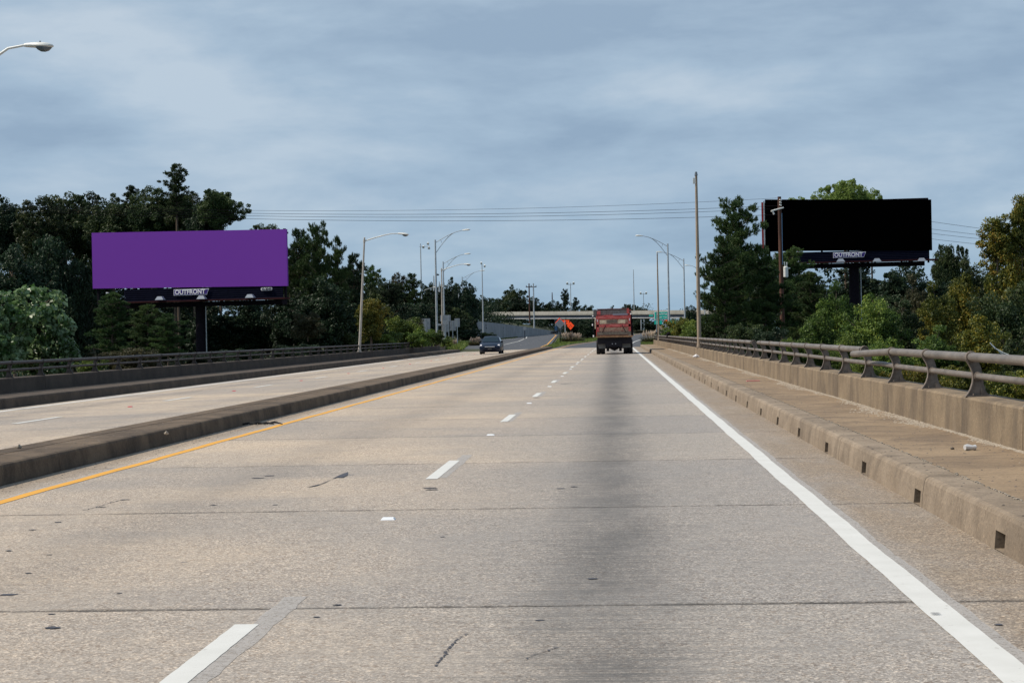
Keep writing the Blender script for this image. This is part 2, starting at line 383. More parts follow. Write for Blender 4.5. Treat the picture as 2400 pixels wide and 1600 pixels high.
# ------------------------------------------------------------------ mesh helpers
class MB:
    def __init__(s):
        s.v = []; s.f = []; s.n = 0
    def add(s, vs, fs):
        s.v.extend([tuple(p) for p in vs]); s.f.extend([tuple(i + s.n for i in f) for f in fs]); s.n += len(vs)
        return s
    def box(s, x0, x1, y0, y1, z0, z1, R=None, o=(0, 0, 0)):
        vs = [Vector((x, y, z)) for x in (x0, x1) for y in (y0, y1) for z in (z0, z1)]
        if R is not None:
            vs = [R @ p for p in vs]
        vs = [p + Vector(o) for p in vs]
        return s.add(vs, [(0, 1, 3, 2), (4, 6, 7, 5), (0, 4, 5, 1), (2, 3, 7, 6), (0, 2, 6, 4), (1, 5, 7, 3)])
    def tube(s, pts, rad, n=8, cap=True):
        pts = [Vector(p) for p in pts]
        if not hasattr(rad, '__len__'):
            rad = [rad] * len(pts)
        vs = []; prev = None
        for i, p in enumerate(pts):
            a = pts[min(i + 1, len(pts) - 1)] - pts[max(i - 1, 0)]
            a = a.normalized() if a.length > 1e-9 else Vector((0, 0, 1))
            if prev is None:
                prev = Vector((0, 0, 1)) if abs(a.z) < 0.9 else Vector((1, 0, 0))
            e1 = (prev - a * prev.dot(a)).normalized(); prev = e1
            e2 = a.cross(e1)
            for k in range(n):
                th = 2 * PI * k / n
                vs.append(p + (e1 * math.cos(th) + e2 * math.sin(th)) * rad[i])
        fs = []
        for i in range(len(pts) - 1):
            for k in range(n):
                k2 = (k + 1) % n
                fs.append((i * n + k, i * n + k2, (i + 1) * n + k2, (i + 1) * n + k))
        if cap:
            fs.append(tuple(range(n - 1, -1, -1))); fs.append(tuple((len(pts) - 1) * n + k for k in range(n)))
        return s.add(vs, fs)
    def prism(s, poly, axis, a, b):
        """poly: 2D list; axis 'y': (x,z) extruded along y, 'x': (y,z), 'z': (x,y)"""
        def P(p, t):
            return {'y': (p[0], t, p[1]), 'x': (t, p[0], p[1]), 'z': (p[0], p[1], t)}[axis]
        n = len(poly)
        vs = [P(p, a) for p in poly] + [P(p, b) for p in poly]
        fs = [(i, (i + 1) % n, n + (i + 1) % n, n + i) for i in range(n)] + [tuple(range(n - 1, -1, -1)), tuple(range(n, 2 * n))]
        return s.add(vs, fs)
    def loft(s, rings, cap=True):
        n = len(rings[0]); vs = [p for r in rings for p in r]; fs = []
        for i in range(len(rings) - 1):
            for k in range(n):
                fs.append((i * n + k, i * n + (k + 1) % n, (i + 1) * n + (k + 1) % n, (i + 1) * n + k))
        if cap:
            fs.append(tuple(range(n - 1, -1, -1))); fs.append(tuple((len(rings) - 1) * n + k for k in range(n)))
        return s.add(vs, fs)
    def mesh(s, name, m, smooth=False):
        me = bpy.data.meshes.new(name)
        me.from_pydata(s.v, [], s.f)
        me.materials.append(m)
        if smooth:
            me.polygons.foreach_set('use_smooth', [True] * len(me.polygons))
            try:
                me.set_sharp_from_angle(angle=math.radians(40))
            except Exception:
                pass
        me.update()
        return me
def link(name, data, parent=None, loc=None):
    o = bpy.data.objects.new(name, data)
    C.objects.link(o)
    if parent is not None:
        o.parent = parent
    if loc is not None:
        o.location = loc
    return o
def obj(name, mb, m, parent=None, loc=None, smooth=False):
    return link(name, mb.mesh(name, m, smooth), parent, loc)
def tag(o, label=None, cat=None, group=None, kind=None):
    if label: o['label'] = label
    if cat: o['category'] = cat
    if group: o['group'] = group
    if kind: o['kind'] = kind
    return o
def thing(name, label, cat, loc=(0, 0, 0), group=None, rotz=0.0):
    o = link(name, None, None, loc); o.rotation_euler = (0, 0, rotz); o.empty_display_size = 0.3
    return tag(o, label, cat, group)
def struct(name):
    o = link(name, None); o.empty_display_size = 0.3
    return tag(o, kind='structure')
def strip(mb, ptsL, ptsR):
    n = len(ptsL)
    return mb.add(list(ptsL) + list(ptsR), [(i, n + i, n + i + 1, i + 1) for i in range(n - 1)])
def np_mesh(name, V, F, m, smooth=False):
    me = bpy.data.meshes.new(name)
    k = F.shape[1]
    me.vertices.add(len(V)); me.loops.add(F.size); me.polygons.add(len(F))
    me.vertices.foreach_set('co', V.astype(np.float32).ravel())
    me.loops.foreach_set('vertex_index', F.astype(np.int32).ravel())
    me.polygons.foreach_set('loop_start', np.arange(0, F.size, k, dtype=np.int32))
    me.polygons.foreach_set('loop_total', np.full(len(F), k, dtype=np.int32))
    me.materials.append(m)
    me.update(calc_edges=True)
    return me

# ------------------------------------------------------------------ terrain
BR_END = 187.6
def smooth(a, b, x):
    t = min(1, max(0, (x - a) / (b - a))); return t * t * (3 - 2 * t)
def retX(Y):                                   # plan line of the retaining wall
    return -26.0 + (Y - 300) * (26.0 - 17.5) / 220.0
def terrain(x, y):
    z = -7.0 + smooth(176, 188.6, y) * 6.90 if y < 188.6 else zroad(y) - 0.10
    if y > 240 and x < retX(max(300, min(y, 520))) - 1:
        z += smooth(0, 14, retX(max(300, min(y, 520))) - 1 - x) * 2.6 * smooth(240, 330, y) + 1.2 * smooth(240, 320, y) * smooth(0, 2, retX(max(300, min(y, 520))) - 1 - x)
    z += 0.35 * math.sin(x * 0.13 + 1.0) * math.sin(y * 0.09) * (1 if (x < -34 or x > 24 or y < 176) else 0)
    return z
xs = sorted(set([-1500, -900, -500, -300, -200, -150, -120] + list(range(-100, 104, 4)) + [120, 150, 200, 300, 500, 900, 1500] + [-28, -26, -24, -22, -20, -18]))
ys = sorted(set([-60, -20, 20, 60, 90, 120, 140, 155, 165] + [172 + 2 * i for i in range(16)] + list(range(206, 620, 8)) + [650, 700, 800, 1000, 1400, 2000, 3000, 4500]))
mb = MB(); nx = len(xs)
mb.add([(x, y, terrain(x, y)) for y in ys for x in xs], [(j * nx + i, j * nx + i + 1, (j + 1) * nx + i + 1, (j + 1) * nx + i) for j in range(len(ys) - 1) for i in range(nx - 1)])
tag(obj('ground', mb, MAT['ground'], smooth=True), kind='structure')

# ------------------------------------------------------------------ bridge deck, right carriageway
J0, JS = 9.93, 5.6
XR0, XR1 = -6.64, 2.55
deck = struct('bridge_deck')
mb = MB().box(-18.6, 4.75, -6, BR_END, -1.1, -0.30)
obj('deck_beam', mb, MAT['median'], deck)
mb = MB().box(XR0 - 0.02, XR1 + 0.05, -6, BR_END - 0.02, -0.29, -0.003)
obj('joint_bed', mb, MAT['joint'], deck)
slab_me = None
nslab = int((BR_END - J0) / JS) + 1
def slabmesh(x0, x1, L, m, zl=0.0, zr_=0.0):
    # slightly chipped arrises along the joint
    mb = MB(); nseg = 70
    rr = random.Random(int(L * 100 + x0 * 10))
    top0 = []; top1 = []
    for i in range(nseg + 1):
        f = i / nseg; x = x0 + (x1 - x0) * f; z = zl + (zr_ - zl) * f
        top0.append((x, 0.016 + rr.random() * 0.014 + (0.03 if rr.random() < 0.06 else 0), z)); top1.append((x, L - 0.012 - rr.random() * 0.016, z))
    lo0 = [(p[0], 0.006, p[2] - 0.010) for p in top0]; lo1 = [(p[0], L - 0.004, p[2] - 0.010) for p in top1]
    strip(mb, top0, top1); strip(mb, lo0, top0); strip(mb, top1, lo1)
    me = mb.mesh('concrete_slab', m)
    return me
slab_me = slabmesh(XR0, XR1, JS, MAT['road_r'])
y = J0 - JS * 3
for i in range(nslab + 4):
    L = min(JS, BR_END - y)
    if L < 0.5: break
    me = slab_me if L == JS else slabmesh(XR0, XR1, L, MAT['road_r'])
    link('concrete_slab', me, deck, (0, y, 0)); y += JS
# left carriageway falls away to the left
def zl(x, y=0):
    return -0.023 * max(0, -7.70 - x) * (1 - smooth(188, 225, y)) + zroad(y)
ldeck = struct('far_carriageway')
mb = MB().add([(-18.4, -6, -0.27), (-7.0, -6, -0.02), (-18.4, BR_END - .02, -0.27), (-7.0, BR_END - .02, -0.02)], [(0, 1, 3, 2)])
obj('joint_bed', mb, MAT['joint'], ldeck)
y = -4.0
lme = slabmesh(-16.42, -7.60, JS * 2, MAT['road_l'], zl(-16.42), zl(-7.60))
while y < BR_END - 1:
    L = min(JS * 2, BR_END - y)
    me = lme if L == JS * 2 else slabmesh(-16.42, -7.60, L, MAT['road_l'], zl(-16.42), zl(-7.60))
    link('concrete_slab', me, ldeck, (0, y, 0)); y += JS * 2

# asphalt beyond the bridge
def yel(Y):
    d = Y - 187; return -5.96 + (min(0.0007 * d * d, 3.4 + 0.05 * (d - 70)) if d > 70 else 0.0007 * max(d, 0) ** 2)
def wht(Y):
    d = max(Y - 187, 0); return 1.68 + (0.0003 * d * d if d < 100 else 3 + 0.06 * (d - 100))
Ys = [BR_END + .02] + [190 + 5 * i for i in range(80)]
def interp(tab, Y):
    for (a, b), (c, d) in zip(tab, tab[1:]):
        if Y <= c: return b + (d - b) * max(0, (Y - a)) / (c - a)
    return tab[-1][1]
LE = [(187, -16.4), (200, -17.2), (250, -20.5), (300, -23.2), (330, -22), (360, -20.4), (540, -27), (700, -40)]
LR = [(187, -8.0), (230, -8.3), (450, -14.4), (540, -19), (700, -32)]
LD = [(187, -12.3), (245, -12.2), (300, -13.2), (358, -15.2), (450, -18.6), (600, -28)]
LW = [(187, -15.8), (240, -15.0), (283, -15.5), (358, -17.9), (450, -22.3), (600, -33)]
mb = MB(); strip(mb, [(yel(Y) - 0.9, Y, zroad(Y)) for Y in Ys], [(wht(Y) + 1.6, Y, zroad(Y)) for Y in Ys])
asr = tag(obj('asphalt_road', mb, MAT['asphalt']), kind='structure')
mb = MB(); strip(mb, [(interp(LE, Y), Y, zl(interp(LE, Y), Y)) for Y in Ys], [(interp(LR, Y), Y, zl(interp(LR, Y), Y)) for Y in Ys])
asl = tag(obj('asphalt_road', mb, MAT['asphalt']), kind='structure')
def wob(Y, k=1.0):
    return (0.015 * math.sin(Y * 0.9) + 0.012 * math.sin(Y * 2.3 + 1)) * k
def line(fn, w, ys_, z, m, name, par, wobble=0.0, edge=0.0):
    mb = MB()
    rr = random.Random(3)
    A = []; B = []
    for Y in ys_:
        x = fn(Y) + wob(Y, wobble)
        A.append((x - w / 2 + (rr.random() - .5) * edge, Y, z(x, Y))); B.append((x + w / 2 + (rr.random() - .5) * edge, Y, z(x, Y)))
    strip(mb, A, B); return obj(name, mb, m, par)
near = [-2 + 0.25 * i for i in range(int((60 + 2) / .25))] + [60 + 2 * i for i in range(64)]
near = [y for y in near if y < BR_END]
zf = lambda h: (lambda x, Y: zroad(Y) + h)
line(lambda Y: 1.70, 0.17, near, zf(0.004), MAT['white'], 'edge_line', deck, 0.3, 0.006)
line(lambda Y: 1.80, 0.11, near, zf(0.002), MAT['ghost'], 'worn_edge_line', deck, 0.5, 0.02)
line(lambda Y: -5.96, 0.135, near, zf(0.004), MAT['yellow'], 'yellow_line', deck, 0.6, 0.006)
line(lambda Y: -6.05, 0.06, near, zf(0.002), MAT['ghost'], 'worn_edge_line', deck, 0.6, 0.03)
zleft = lambda h: (lambda x, Y: zl(x, Y) + h)
line(lambda Y: -15.70, 0.19, near, zleft(0.006), MAT['white'], 'edge_line', ldeck, 1, 0.006)
farY = [BR_END + .05] + [190 + 4 * i for i in range(90)]
line(yel, 0.14, farY, zf(0.006), MAT['yellow'], 'yellow_line', asr)
line(wht, 0.17, farY, zf(0.006), MAT['white'], 'edge_line', asr)
line(lambda Y: interp(LR, Y) - 0.5, 0.16, farY, zleft(0.006), MAT['yellow'], 'yellow_line', asl)
line(lambda Y: interp(LW, Y), 0.16, farY, zleft(0.006), MAT['white'], 'edge_line', asl)
line(lambda Y: interp(LE, Y) + 0.8, 0.16, [Y for Y in farY if 300 < Y < 362], zleft(0.008), MAT['white'], 'edge_line', asl)

# dashes
DY = [5.6 + 12.19 * n for n in range(0, 16)]
def dash_mesh(w, L, m, nm, slope=0.0, rag=0.004):
    mb = MB(); rr = random.Random(int(L * 10)); k = 24
    A = [(-w / 2 + (rr.random() - .5) * rag, L * i / k, slope * -w / 2) for i in range(k + 1)]; B = [(w / 2 + (rr.random() - .5) * rag, L * i / k, slope * w / 2) for i in range(k + 1)]
    strip(mb, A, B); return mb.mesh(nm, m)
dm = dash_mesh(0.13, 2.75, MAT['white'], 'lane_dash')
gm = dash_mesh(0.135, 3.6, MAT['ghost'], 'worn_dash', rag=0.02)
n1y = 6323 / ((1124.1 - 779.8) + .0193 * (1010 - 1441.7))
for n in range(-1, 15):
    y0 = n1y + 12.19 * n
    if y0 > BR_END - 3: break
    link('lane_dash', dm, deck, (-1.985 + 0.01 * math.sin(n * 2.1), y0, 0.004))
    if n < 7:
        link('worn_dash', gm, deck, (-1.905, y0 + 0.15, 0.002))
ldm = dash_mesh(0.18, 3.0, MAT['white'], 'lane_dash', 0.023)
yl0 = onZ(59.5, 993, -0.11).y
for n in range(-2, 14):
    y0 = yl0 + 12.19 * n
    if y0 < BR_END - 3:
        link('lane_dash', ldm, ldeck, (-12.35, y0, zl(-12.35) + 0.006))
for n in range(0, 12):
    y0 = 192 + 12.19 * n
    link('lane_dash', ldm, asl, (interp(LD, y0), y0, zl(interp(LD, y0), y0) + 0.008))
# raised markers midway between dashes
mk = MB(); mk.loft([[(-.06, -.05, 0), (.06, -.05, 0), (.06, .05, 0), (-.06, .05, 0)], [(-.045, -.03, .018), (.045, -.03, .018), (.045, .03, .018), (-.045, .03, .018)]])
mkme = mk.mesh('road_marker', MAT['marker']); mkred = mk.mesh('road_marker', MAT['redmark'])
for n in range(-1, 14):
    y0 = n1y + 12.19 * n - 4.1
    if y0 > 3: link('road_marker', mkme, deck, (-1.92, y0, 0.001))
for n in range(-1, 13):
    y0 = yl0 + 12.19 * n + 8.2
    link('road_marker', mkred, ldeck, (-12.2, y0, zl(-12.2) + 0.001))

# hand-placed dark stains and patches seen in the near lane
def blob_mesh(seed, el=0.45):
    rr = random.Random(seed); k = 16; r0 = [0.75 + 0.4 * rr.random() for _ in range(k)]
    mb = MB(); mb.add([(0, 0, 0)] + [(r0[i] * math.cos(2 * PI * i / k), r0[i] * el * math.sin(2 * PI * i / k), 0) for i in range(k)], [(0, 1 + i, 1 + (i + 1) % k) for i in range(k)])
    return mb.mesh('tar_spot', MAT['tar'])
MAT['tar'] = material('tar spot', (0.055, 0.058, 0.072), 0.8, var=0.35, scale=30)
bl = [blob_mesh(i) for i in range(6)]
for i, (px, py, w) in enumerate([(20, 1392, 42), (120, 1438, 20), (122, 1470, 36), (280, 1389, 16), (742, 1445, 18), (790, 1417, 22), (1265, 1452, 24), (1388, 1355, 26), (603, 1120, 30), (632, 1114, 28), (1009, 1143, 36), (1012, 1147, 30), (1314, 1144, 22), (1345, 1140, 18), (1325, 899, 28), (1372, 899, 16), (1185, 987, 20), (1258, 932, 17), (1308, 876, 15), (66, 1342, 18), (20, 1290, 16), (116, 1299, 16), (136, 1223, 18), (76, 1241, 18), (293, 1170, 26), (238, 1187, 22), (500, 1183, 18), (645, 1182, 14), (2193, 1436, 24), (2340, 1463, 20), (1037, 1257, 12), (1030, 1536, 0)]):
    if w == 0: continue
    p = onZ(px, py, 0.003 if px != 2193 else .012); o = link('tar_spot', bl[i % 6], deck, (p.x, p.y, p.z + .001 * (i % 3)))
    s = w / 2 * p.y / FPX; o.scale = (s, s * random.uniform(1.3, 2.6), 1)
# crack-like skid mark
mb = MB(); pts = [onZ(a, b, 0.006) for a, b in ((720, 1141), (745, 1136), (768, 1127), (785, 1118), (800, 1113), (808, 1116))]
wds = [0.02, 0.08, 0.14, 0.22, 0.30, 0.14]
strip(mb, [(p.x, p.y - w, p.z) for p, w in zip(pts, wds)], [(p.x, p.y + w * 1.6, p.z) for p, w in zip(pts, wds)])
obj('tar_smear', mb, MAT['tar'], deck)
for cr in ([(1022, 1560), (1032, 1545), (1043, 1532), (1048, 1520), (1058, 1512), (1066, 1500), (1078, 1493), (1096, 1483)],
           [(190, 1196), (216, 1190), (240, 1183), (262, 1176), (290, 1170)], [(1230, 1543), (1255, 1533), (1280, 1524), (1310, 1515)],
           [(40, 967), (70, 966), (100, 962)]):
    mb = MB(); pp = [onZ(a, b, 0.003) for a, b in cr]
    for a, b in zip(pp, pp[1:]):
        for q in range(4):
            c0 = a.lerp(b, q / 4); c1 = a.lerp(b, (q + .9) / 4); j = (random.random() - .5) * .03; w = random.uniform(.002, .008)
            mb.add([(c0.x - w + j, c0.y, .0035), (c0.x + w + j, c0.y, .0035), (c1.x + w, c1.y, .0035), (c1.x - w, c1.y, .0035)], [(0, 1, 2, 3)])
    obj('crack', mb, MAT['tar'], deck)

# ------------------------------------------------------------------ kerbs, walkways, median
def kerb_piece(y0, y1, prof, m, holes=(), name='kerb_block'):
    """prof: list of (x,z) from road up and over; holes: y intervals, cut into the face between prof[0] and prof[1]"""
    mb = MB(); ysp = [y0]
    hs = [(a, b) for a, b in holes if a > y0 and b < y1]
    for a, b in hs: ysp += [a, b]
    ysp.append(y1)
    for i, (a, b) in enumerate(zip(ysp, ysp[1:])):
        hole = any(abs(a - h[0]) < 1e-6 for h in hs)
        for k, (p, q) in enumerate(zip(prof, prof[1:])):
            if hole and k == 0:
                dx = 0.22 if q[0] >= p[0] else -0.22
                zb = p[1] + 0.004
                mb.add([(p[0], a, zb), (p[0] + dx, a, zb), (q[0] + dx, a, q[1]), (q[0], a, q[1]), (p[0], b, zb), (p[0] + dx, b, zb), (q[0] + dx, b, q[1]), (q[0], b, q[1])],
                       [(0, 1, 2, 3), (4, 7, 6, 5), (1, 5, 6, 2), (0, 4, 5, 1), (3, 2, 6, 7)])
            else:
                mb.add([(p[0], a, p[1]), (p[0], b, p[1]), (q[0], b, q[1]), (q[0], a, q[1])], [(0, 1, 2, 3)])
    for yy in (y0, y1):
        mb.add([(p[0], yy, p[1]) for p in prof] + [(prof[-1][0], yy, prof[0][1])], [tuple(range(len(prof) + 1))])
    return obj(name, mb, m)
KP = [(2.550, 0.0), (2.562, 0.13), (2.578, 0.225), (2.592, 0.250), (2.620, 0.264), (2.70, 0.267), (2.86, 0.268)]
holes = [(12.25 + 3.27 * n - 0.30, 12.25 + 3.27 * n) for n in range(-3, 53)]
kerb = struct('right_kerb')
KJ = [15.12 + 5.6 * n for n in range(-4, 31)]
for a, b in zip(KJ, KJ[1:]):
    b = min(b, BR_END)
    kerb_piece(a + 0.007, b - 0.007, KP, MAT['kerb'], holes).parent = kerb
obj('joint_bed', MB().box(2.64, 4.0, -6, BR_END - .1, -0.2, 0.235), MAT['joint'], kerb)
walk = struct('right_walkway')
wm = {}
for a, b in zip(KJ, KJ[1:]):
    b = min(b, BR_END); L = b - a
    mb = MB().box(2.870, 4.008, 0.006, L - 0.006, 0.236, 0.268)
    o = obj('walkway_slab', mb, MAT['walk'], walk, (0, a, 0))
# long seam filled with grit
mb = MB()
for i in range(1500):
    yy = 6 + 60 * random.random() ** 1.6; s = random.uniform(0.003, 0.008)
    x = 2.864 + random.gauss(0, 0.006)
    mb.box(x - s, x + s, yy - s * 2, yy + s * 2, 0.266, 0.268 + s)
tag(obj('seam_grit', mb, MAT['gravel'], walk), kind='stuff')

MP0, MP1 = -6.66, -7.68
med = struct('median_kerb')
MPR = [(MP0, 0.0), (MP0 - .018, 0.185), (MP0 - .03, 0.212), (MP0 - .06, 0.226), (-7.24, 0.232)]
MPL = [(MP1, 0.0), (MP1 + .018, 0.185), (MP1 + .03, 0.212), (MP1 + .06, 0.226), (-7.262, 0.232)]
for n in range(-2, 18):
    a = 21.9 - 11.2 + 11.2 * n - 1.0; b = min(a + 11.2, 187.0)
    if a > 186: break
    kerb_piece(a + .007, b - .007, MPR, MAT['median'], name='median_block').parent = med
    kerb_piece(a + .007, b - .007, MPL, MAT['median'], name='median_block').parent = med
LKP = [(-16.42, -0.201), (-16.44, 0.03), (-16.46, 0.07), (-16.50, 0.085), (-18.02, 0.092)]
lk = struct('left_kerb')
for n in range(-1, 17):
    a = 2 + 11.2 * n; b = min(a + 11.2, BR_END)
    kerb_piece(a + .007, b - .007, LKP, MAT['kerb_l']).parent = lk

# gravel drift against the right parapet
def stones(n, xf, yf, zf_, smin, smax):
    V = []; F = []
    base = np.array([(-1, -1, 0), (1, -1, 0), (1, 1, 0), (-1, 1, 0), (0.1, 0, 1)], float)
    fs = [(0, 1, 4), (1, 2, 4), (2, 3, 4), (3, 0, 4)]
    for i in range(n):
        s = random.uniform(smin, smax); th = random.random() * 6.28
        c, sn = math.cos(th), math.sin(th)
        yy = yf(); xx = xf(yy); q = base * s * np.array([1, random.uniform(.5, 1), random.uniform(.4, .9)])
        q = np.c_[q[:, 0] * c - q[:, 1] * sn + xx, q[:, 0] * sn + q[:, 1] * c + yy, q[:, 2] + zf_]
        V.append(q); F.append(np.array(fs) + 5 * i)
    return np.vstack(V), np.vstack(F)
def xg(Y):
    w = 0.09 + 0.08 * math.sin(Y * .5 + 1) + 0.05 * math.sin(Y * 1.7)
    return 4.005 - abs(random.gauss(0, max(.03, w)))
V, F = stones(15000, xg, lambda: 12 + 120 * random.random() ** 1.5, 0.268, 0.005, 0.017)
tag(link('gravel', np_mesh('gravel', V, F, MAT['gravel'])), 'pale gravel drifted along the foot of the right parapet', 'gravel', kind='stuff')
V, F = stones(1500, lambda Y: random.uniform(2.62, 3.95), lambda: 8 + 70 * random.random() ** 1.5, 0.268, 0.002, 0.013)
tag(link('grit', np_mesh('grit', V, F, MAT['gravel_d'])), 'dark grit scattered over the right walkway', 'grit', kind='stuff')
V, F = stones(1400, lambda Y: 2.54 - abs(random.gauss(0, .12)), lambda: 7 + 60 * random.random() ** 1.4, 0.001, 0.002, 0.010)
tag(link('kerb_grit', np_mesh('kerb_grit', V, F, MAT['gravel'])), 'pale grit lying in the gutter of the right kerb', 'grit', kind='stuff')
V, F = stones(900, lambda Y: random.uniform(-7.6, -6.75), lambda: 18 + 90 * random.random() ** 1.3, 0.230, 0.005, 0.018)
tag(link('median_grit', np_mesh('median_grit', V, F, MAT['gravel_d'])), 'dark grit scattered on top of the median', 'grit', kind='stuff')
V, F = stones(900, lambda Y: -6.63 + abs(random.gauss(0, .18)), lambda: 16 + 80 * random.random() ** 1.3, 0.001, 0.003, 0.012)
tag(link('gutter_grit', np_mesh('gutter_grit', V, F, MAT['gravel_d'])), 'dark grit in the gutter beside the yellow line', 'grit', kind='stuff')

# ------------------------------------------------------------------ parapets
def parapet(name, label, sgn, xf, z0, ztop, y0, y1, step, ph):
    par = thing(name, label, 'parapet', (xf, y0, z0))
    rr = random.Random(5 if sgn > 0 else 9)
    ya = ph
    while ya > y0: ya -= step
    cache = {}
    while ya < y1 - 0.1:
        yb = min(ya + step, y1); L = yb - ya
        H = ztop - z0
        prof = [(0.0, -0.02), (0.012, H - .025), (0.03, H - .006), (0.05, H), (0.40, H + .004), (0.42, H - 0.02), (0.42, -1.6), (0.0, -1.6)]
        prof = [(p[0] * sgn, p[1]) for p in prof]
        if sgn > 0: prof = prof[::-1]
        key = round(L, 2)
        if key not in cache:
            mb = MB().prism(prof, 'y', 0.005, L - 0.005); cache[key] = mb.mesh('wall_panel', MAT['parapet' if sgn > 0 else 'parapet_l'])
        link('wall_panel', cache[key], par, (rr.uniform(-.002, .002), ya - y0, rr.uniform(-.002, .002)))
        ya = yb
    return par
PH = 17.85                                   # nearest visible post of the right railing
PS = 2.93
parapet('bridge_parapet', 'low streaked tan concrete parapet wall along the right walkway', 1, 4.010, 0.268, 0.705, -5.0, BR_END, PS, PH)
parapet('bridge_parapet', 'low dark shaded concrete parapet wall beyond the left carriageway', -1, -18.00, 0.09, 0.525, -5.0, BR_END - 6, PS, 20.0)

# railing posts (S-shaped cast plate), pipes
def arc(cx_, cz_, r, a0, a1, n):
    return [(cx_ + r * math.cos(math.radians(a0 + (a1 - a0) * i / n)), cz_ + r * math.sin(math.radians(a0 + (a1 - a0) * i / n))) for i in range(n + 1)]
TOPC, LOWC = (0.065, 0.455), (0.135, 0.235)
def post_mesh(sgn):
    mb = MB()
    front = [(0.0, 0.0), (0.030, 0.035), (0.060, 0.085), (0.082, 0.15), (0.090, 0.21), (0.086, 0.27), (0.066, 0.33), (0.035, 0.385), (0.008, 0.425)]
    web = front + arc(TOPC[0], TOPC[1], 0.055, 210, 20, 8) + [(0.150, 0.40), (0.175, 0.33), (0.195, 0.24), (0.200, 0.14), (0.225, 0.06), (0.27, 0.012), (0.27, 0.0)]
    web = [(p[0] * sgn, p[1]) for p in web]
    if sgn < 0: web = web[::-1]
    mb.prism(web, 'y', -0.009, 0.009)
    # front flange, wider than the web
    for (a, b) in zip(front, front[1:]):
        pts = [(a[0], a[1]), (b[0], b[1]), (b[0] - .014, b[1] + .003), (a[0] - .014, a[1] + .003)]
        pts = [(p[0] * sgn, p[1]) for p in pts]
        mb.prism(pts if sgn > 0 else pts[::-1], 'y', -0.034, 0.034)
    # ring
    ring = []
    for i in range(17):
        th = 2 * PI * i / 16
        ring.append([((TOPC[0] + r * math.cos(th)) * sgn, yy, TOPC[1] + r * math.sin(th)) for r, yy in ((0.0585, -.038), (0.069, -.034), (0.069, .034), (0.0585, .038))])
    mb.loft(ring, cap=False)
    ring = []
    for i in range(13):
        th = 2 * PI * i / 12
        ring.append([((LOWC[0] + r * math.cos(th)) * sgn, yy, LOWC[1] + r * math.sin(th)) for r, yy in ((0.040, -.05), (0.052, -.045), (0.052, .045), (0.040, .05))])
    mb.loft(ring, cap=False)
    # foot plate, gusset and bolts
    x0, x1 = sorted((-0.005 * sgn, 0.285 * sgn))
    mb.box(x0, x1, -.05, .05, 0.0, 0.014)
    for bx_ in (0.08, 0.20):
        for by in (-.035, .035):
            mb.tube([(bx_ * sgn, by, .014), (bx_ * sgn, by, .034)], .010, 6)
    g = [(0.17 * sgn, .0), (0.25 * sgn, 0.0), (0.17 * sgn, .10)]
    mb.prism(g, 'y', -.045, -.037); mb.prism(g, 'y', .037, .045)
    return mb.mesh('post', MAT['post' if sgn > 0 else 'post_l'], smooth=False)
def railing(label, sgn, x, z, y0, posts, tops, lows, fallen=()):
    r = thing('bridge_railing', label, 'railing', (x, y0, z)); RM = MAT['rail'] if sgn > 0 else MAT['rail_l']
    pm = post_mesh(sgn)
    for py in posts:
        link('post', pm, r, (0, py - y0, 0)) 
    def pipe(nm, c, rad, a, b, lab=None, pts=None, hollow=True):
        n = max(1, int((b - a) / 12))
        P = pts or [(c[0] * sgn, a - y0 + (b - a) * i / n, c[1]) for i in range(n + 1)]
        mb = MB().tube(P, rad, 18, cap=False)
        if hollow: 
            P2 = [Vector(q) for q in P]
            mb2 = MB().tube(P, rad - .006, 18, cap=False)
            mb.add(mb2.v, [f[::-1] for f in mb2.f])
            for e in (0, len(P) - 1):
                o1 = e * 18; off = len(P) * 18
                mb.f.extend([(o1 + k, o1 + (k + 1) % 18, off + o1 + (k + 1) % 18, off + o1 + k) for k in range(18)])
        o = obj(nm, mb, RM, r, smooth=True)
        if lab: o['label'] = lab
    for a, b in tops: pipe('top_rail', TOPC, 0.0525, a, b)
    for a, b in lows: pipe('lower_rail', LOWC, 0.038, a, b)
    for nm, pts, rad, lab in fallen:
        pipe(nm, None, rad, 0, 1, lab, pts)
    return r
rposts = [PH + PS * i for i in range(-5, 58)]
rposts = [p for p in rposts if p < BR_END - .3]
XRAIL = 4.035
pA = PH + PS * 3            # the post where the near top rail has come away (pixel 2067)
gapA = (pA, PH + PS * 4 + .25)
gB0, gB1 = PH + PS * 11 + 1.2, PH + PS * 12 + 0.6
F1 = Vector((TOPC[0], pA - 0.0, TOPC[1])); 
endp = atY(1999.6, 829.5, pA + 2.9)
E1 = Vector((endp.x - XRAIL, pA + 2.9, endp.z - 0.705))
railing('grey pipe railing on the right parapet, its top pipe broken apart in two places', 1, XRAIL, 0.705, 0.0, rposts,
        [(-4, pA), (gapA[1], gB0), (gB1, BR_END)], [(-4, pA + .1), (pA + PS, BR_END)],
        [('fallen_rail', [tuple(F1), tuple(F1.lerp(E1, .5)), tuple(E1)], 0.0525, 'rusty dropped length of top pipe'),
         ('bent_rail', [(LOWC[0], pA, LOWC[1]), (LOWC[0] + .01, pA + 1.4, LOWC[1] + .012), (LOWC[0], pA + PS, LOWC[1])], 0.038, None)])
lposts = [20.0 + PS * i for i in range(-5, 56)]
lposts = [p for p in lposts if p < BR_END - 6.5]
railing('dark pipe railing with curved posts on the left parapet', -1, -18.03, 0.525, 0.0, lposts, [(-4, BR_END - 6)], [(-4, BR_END - 6)])
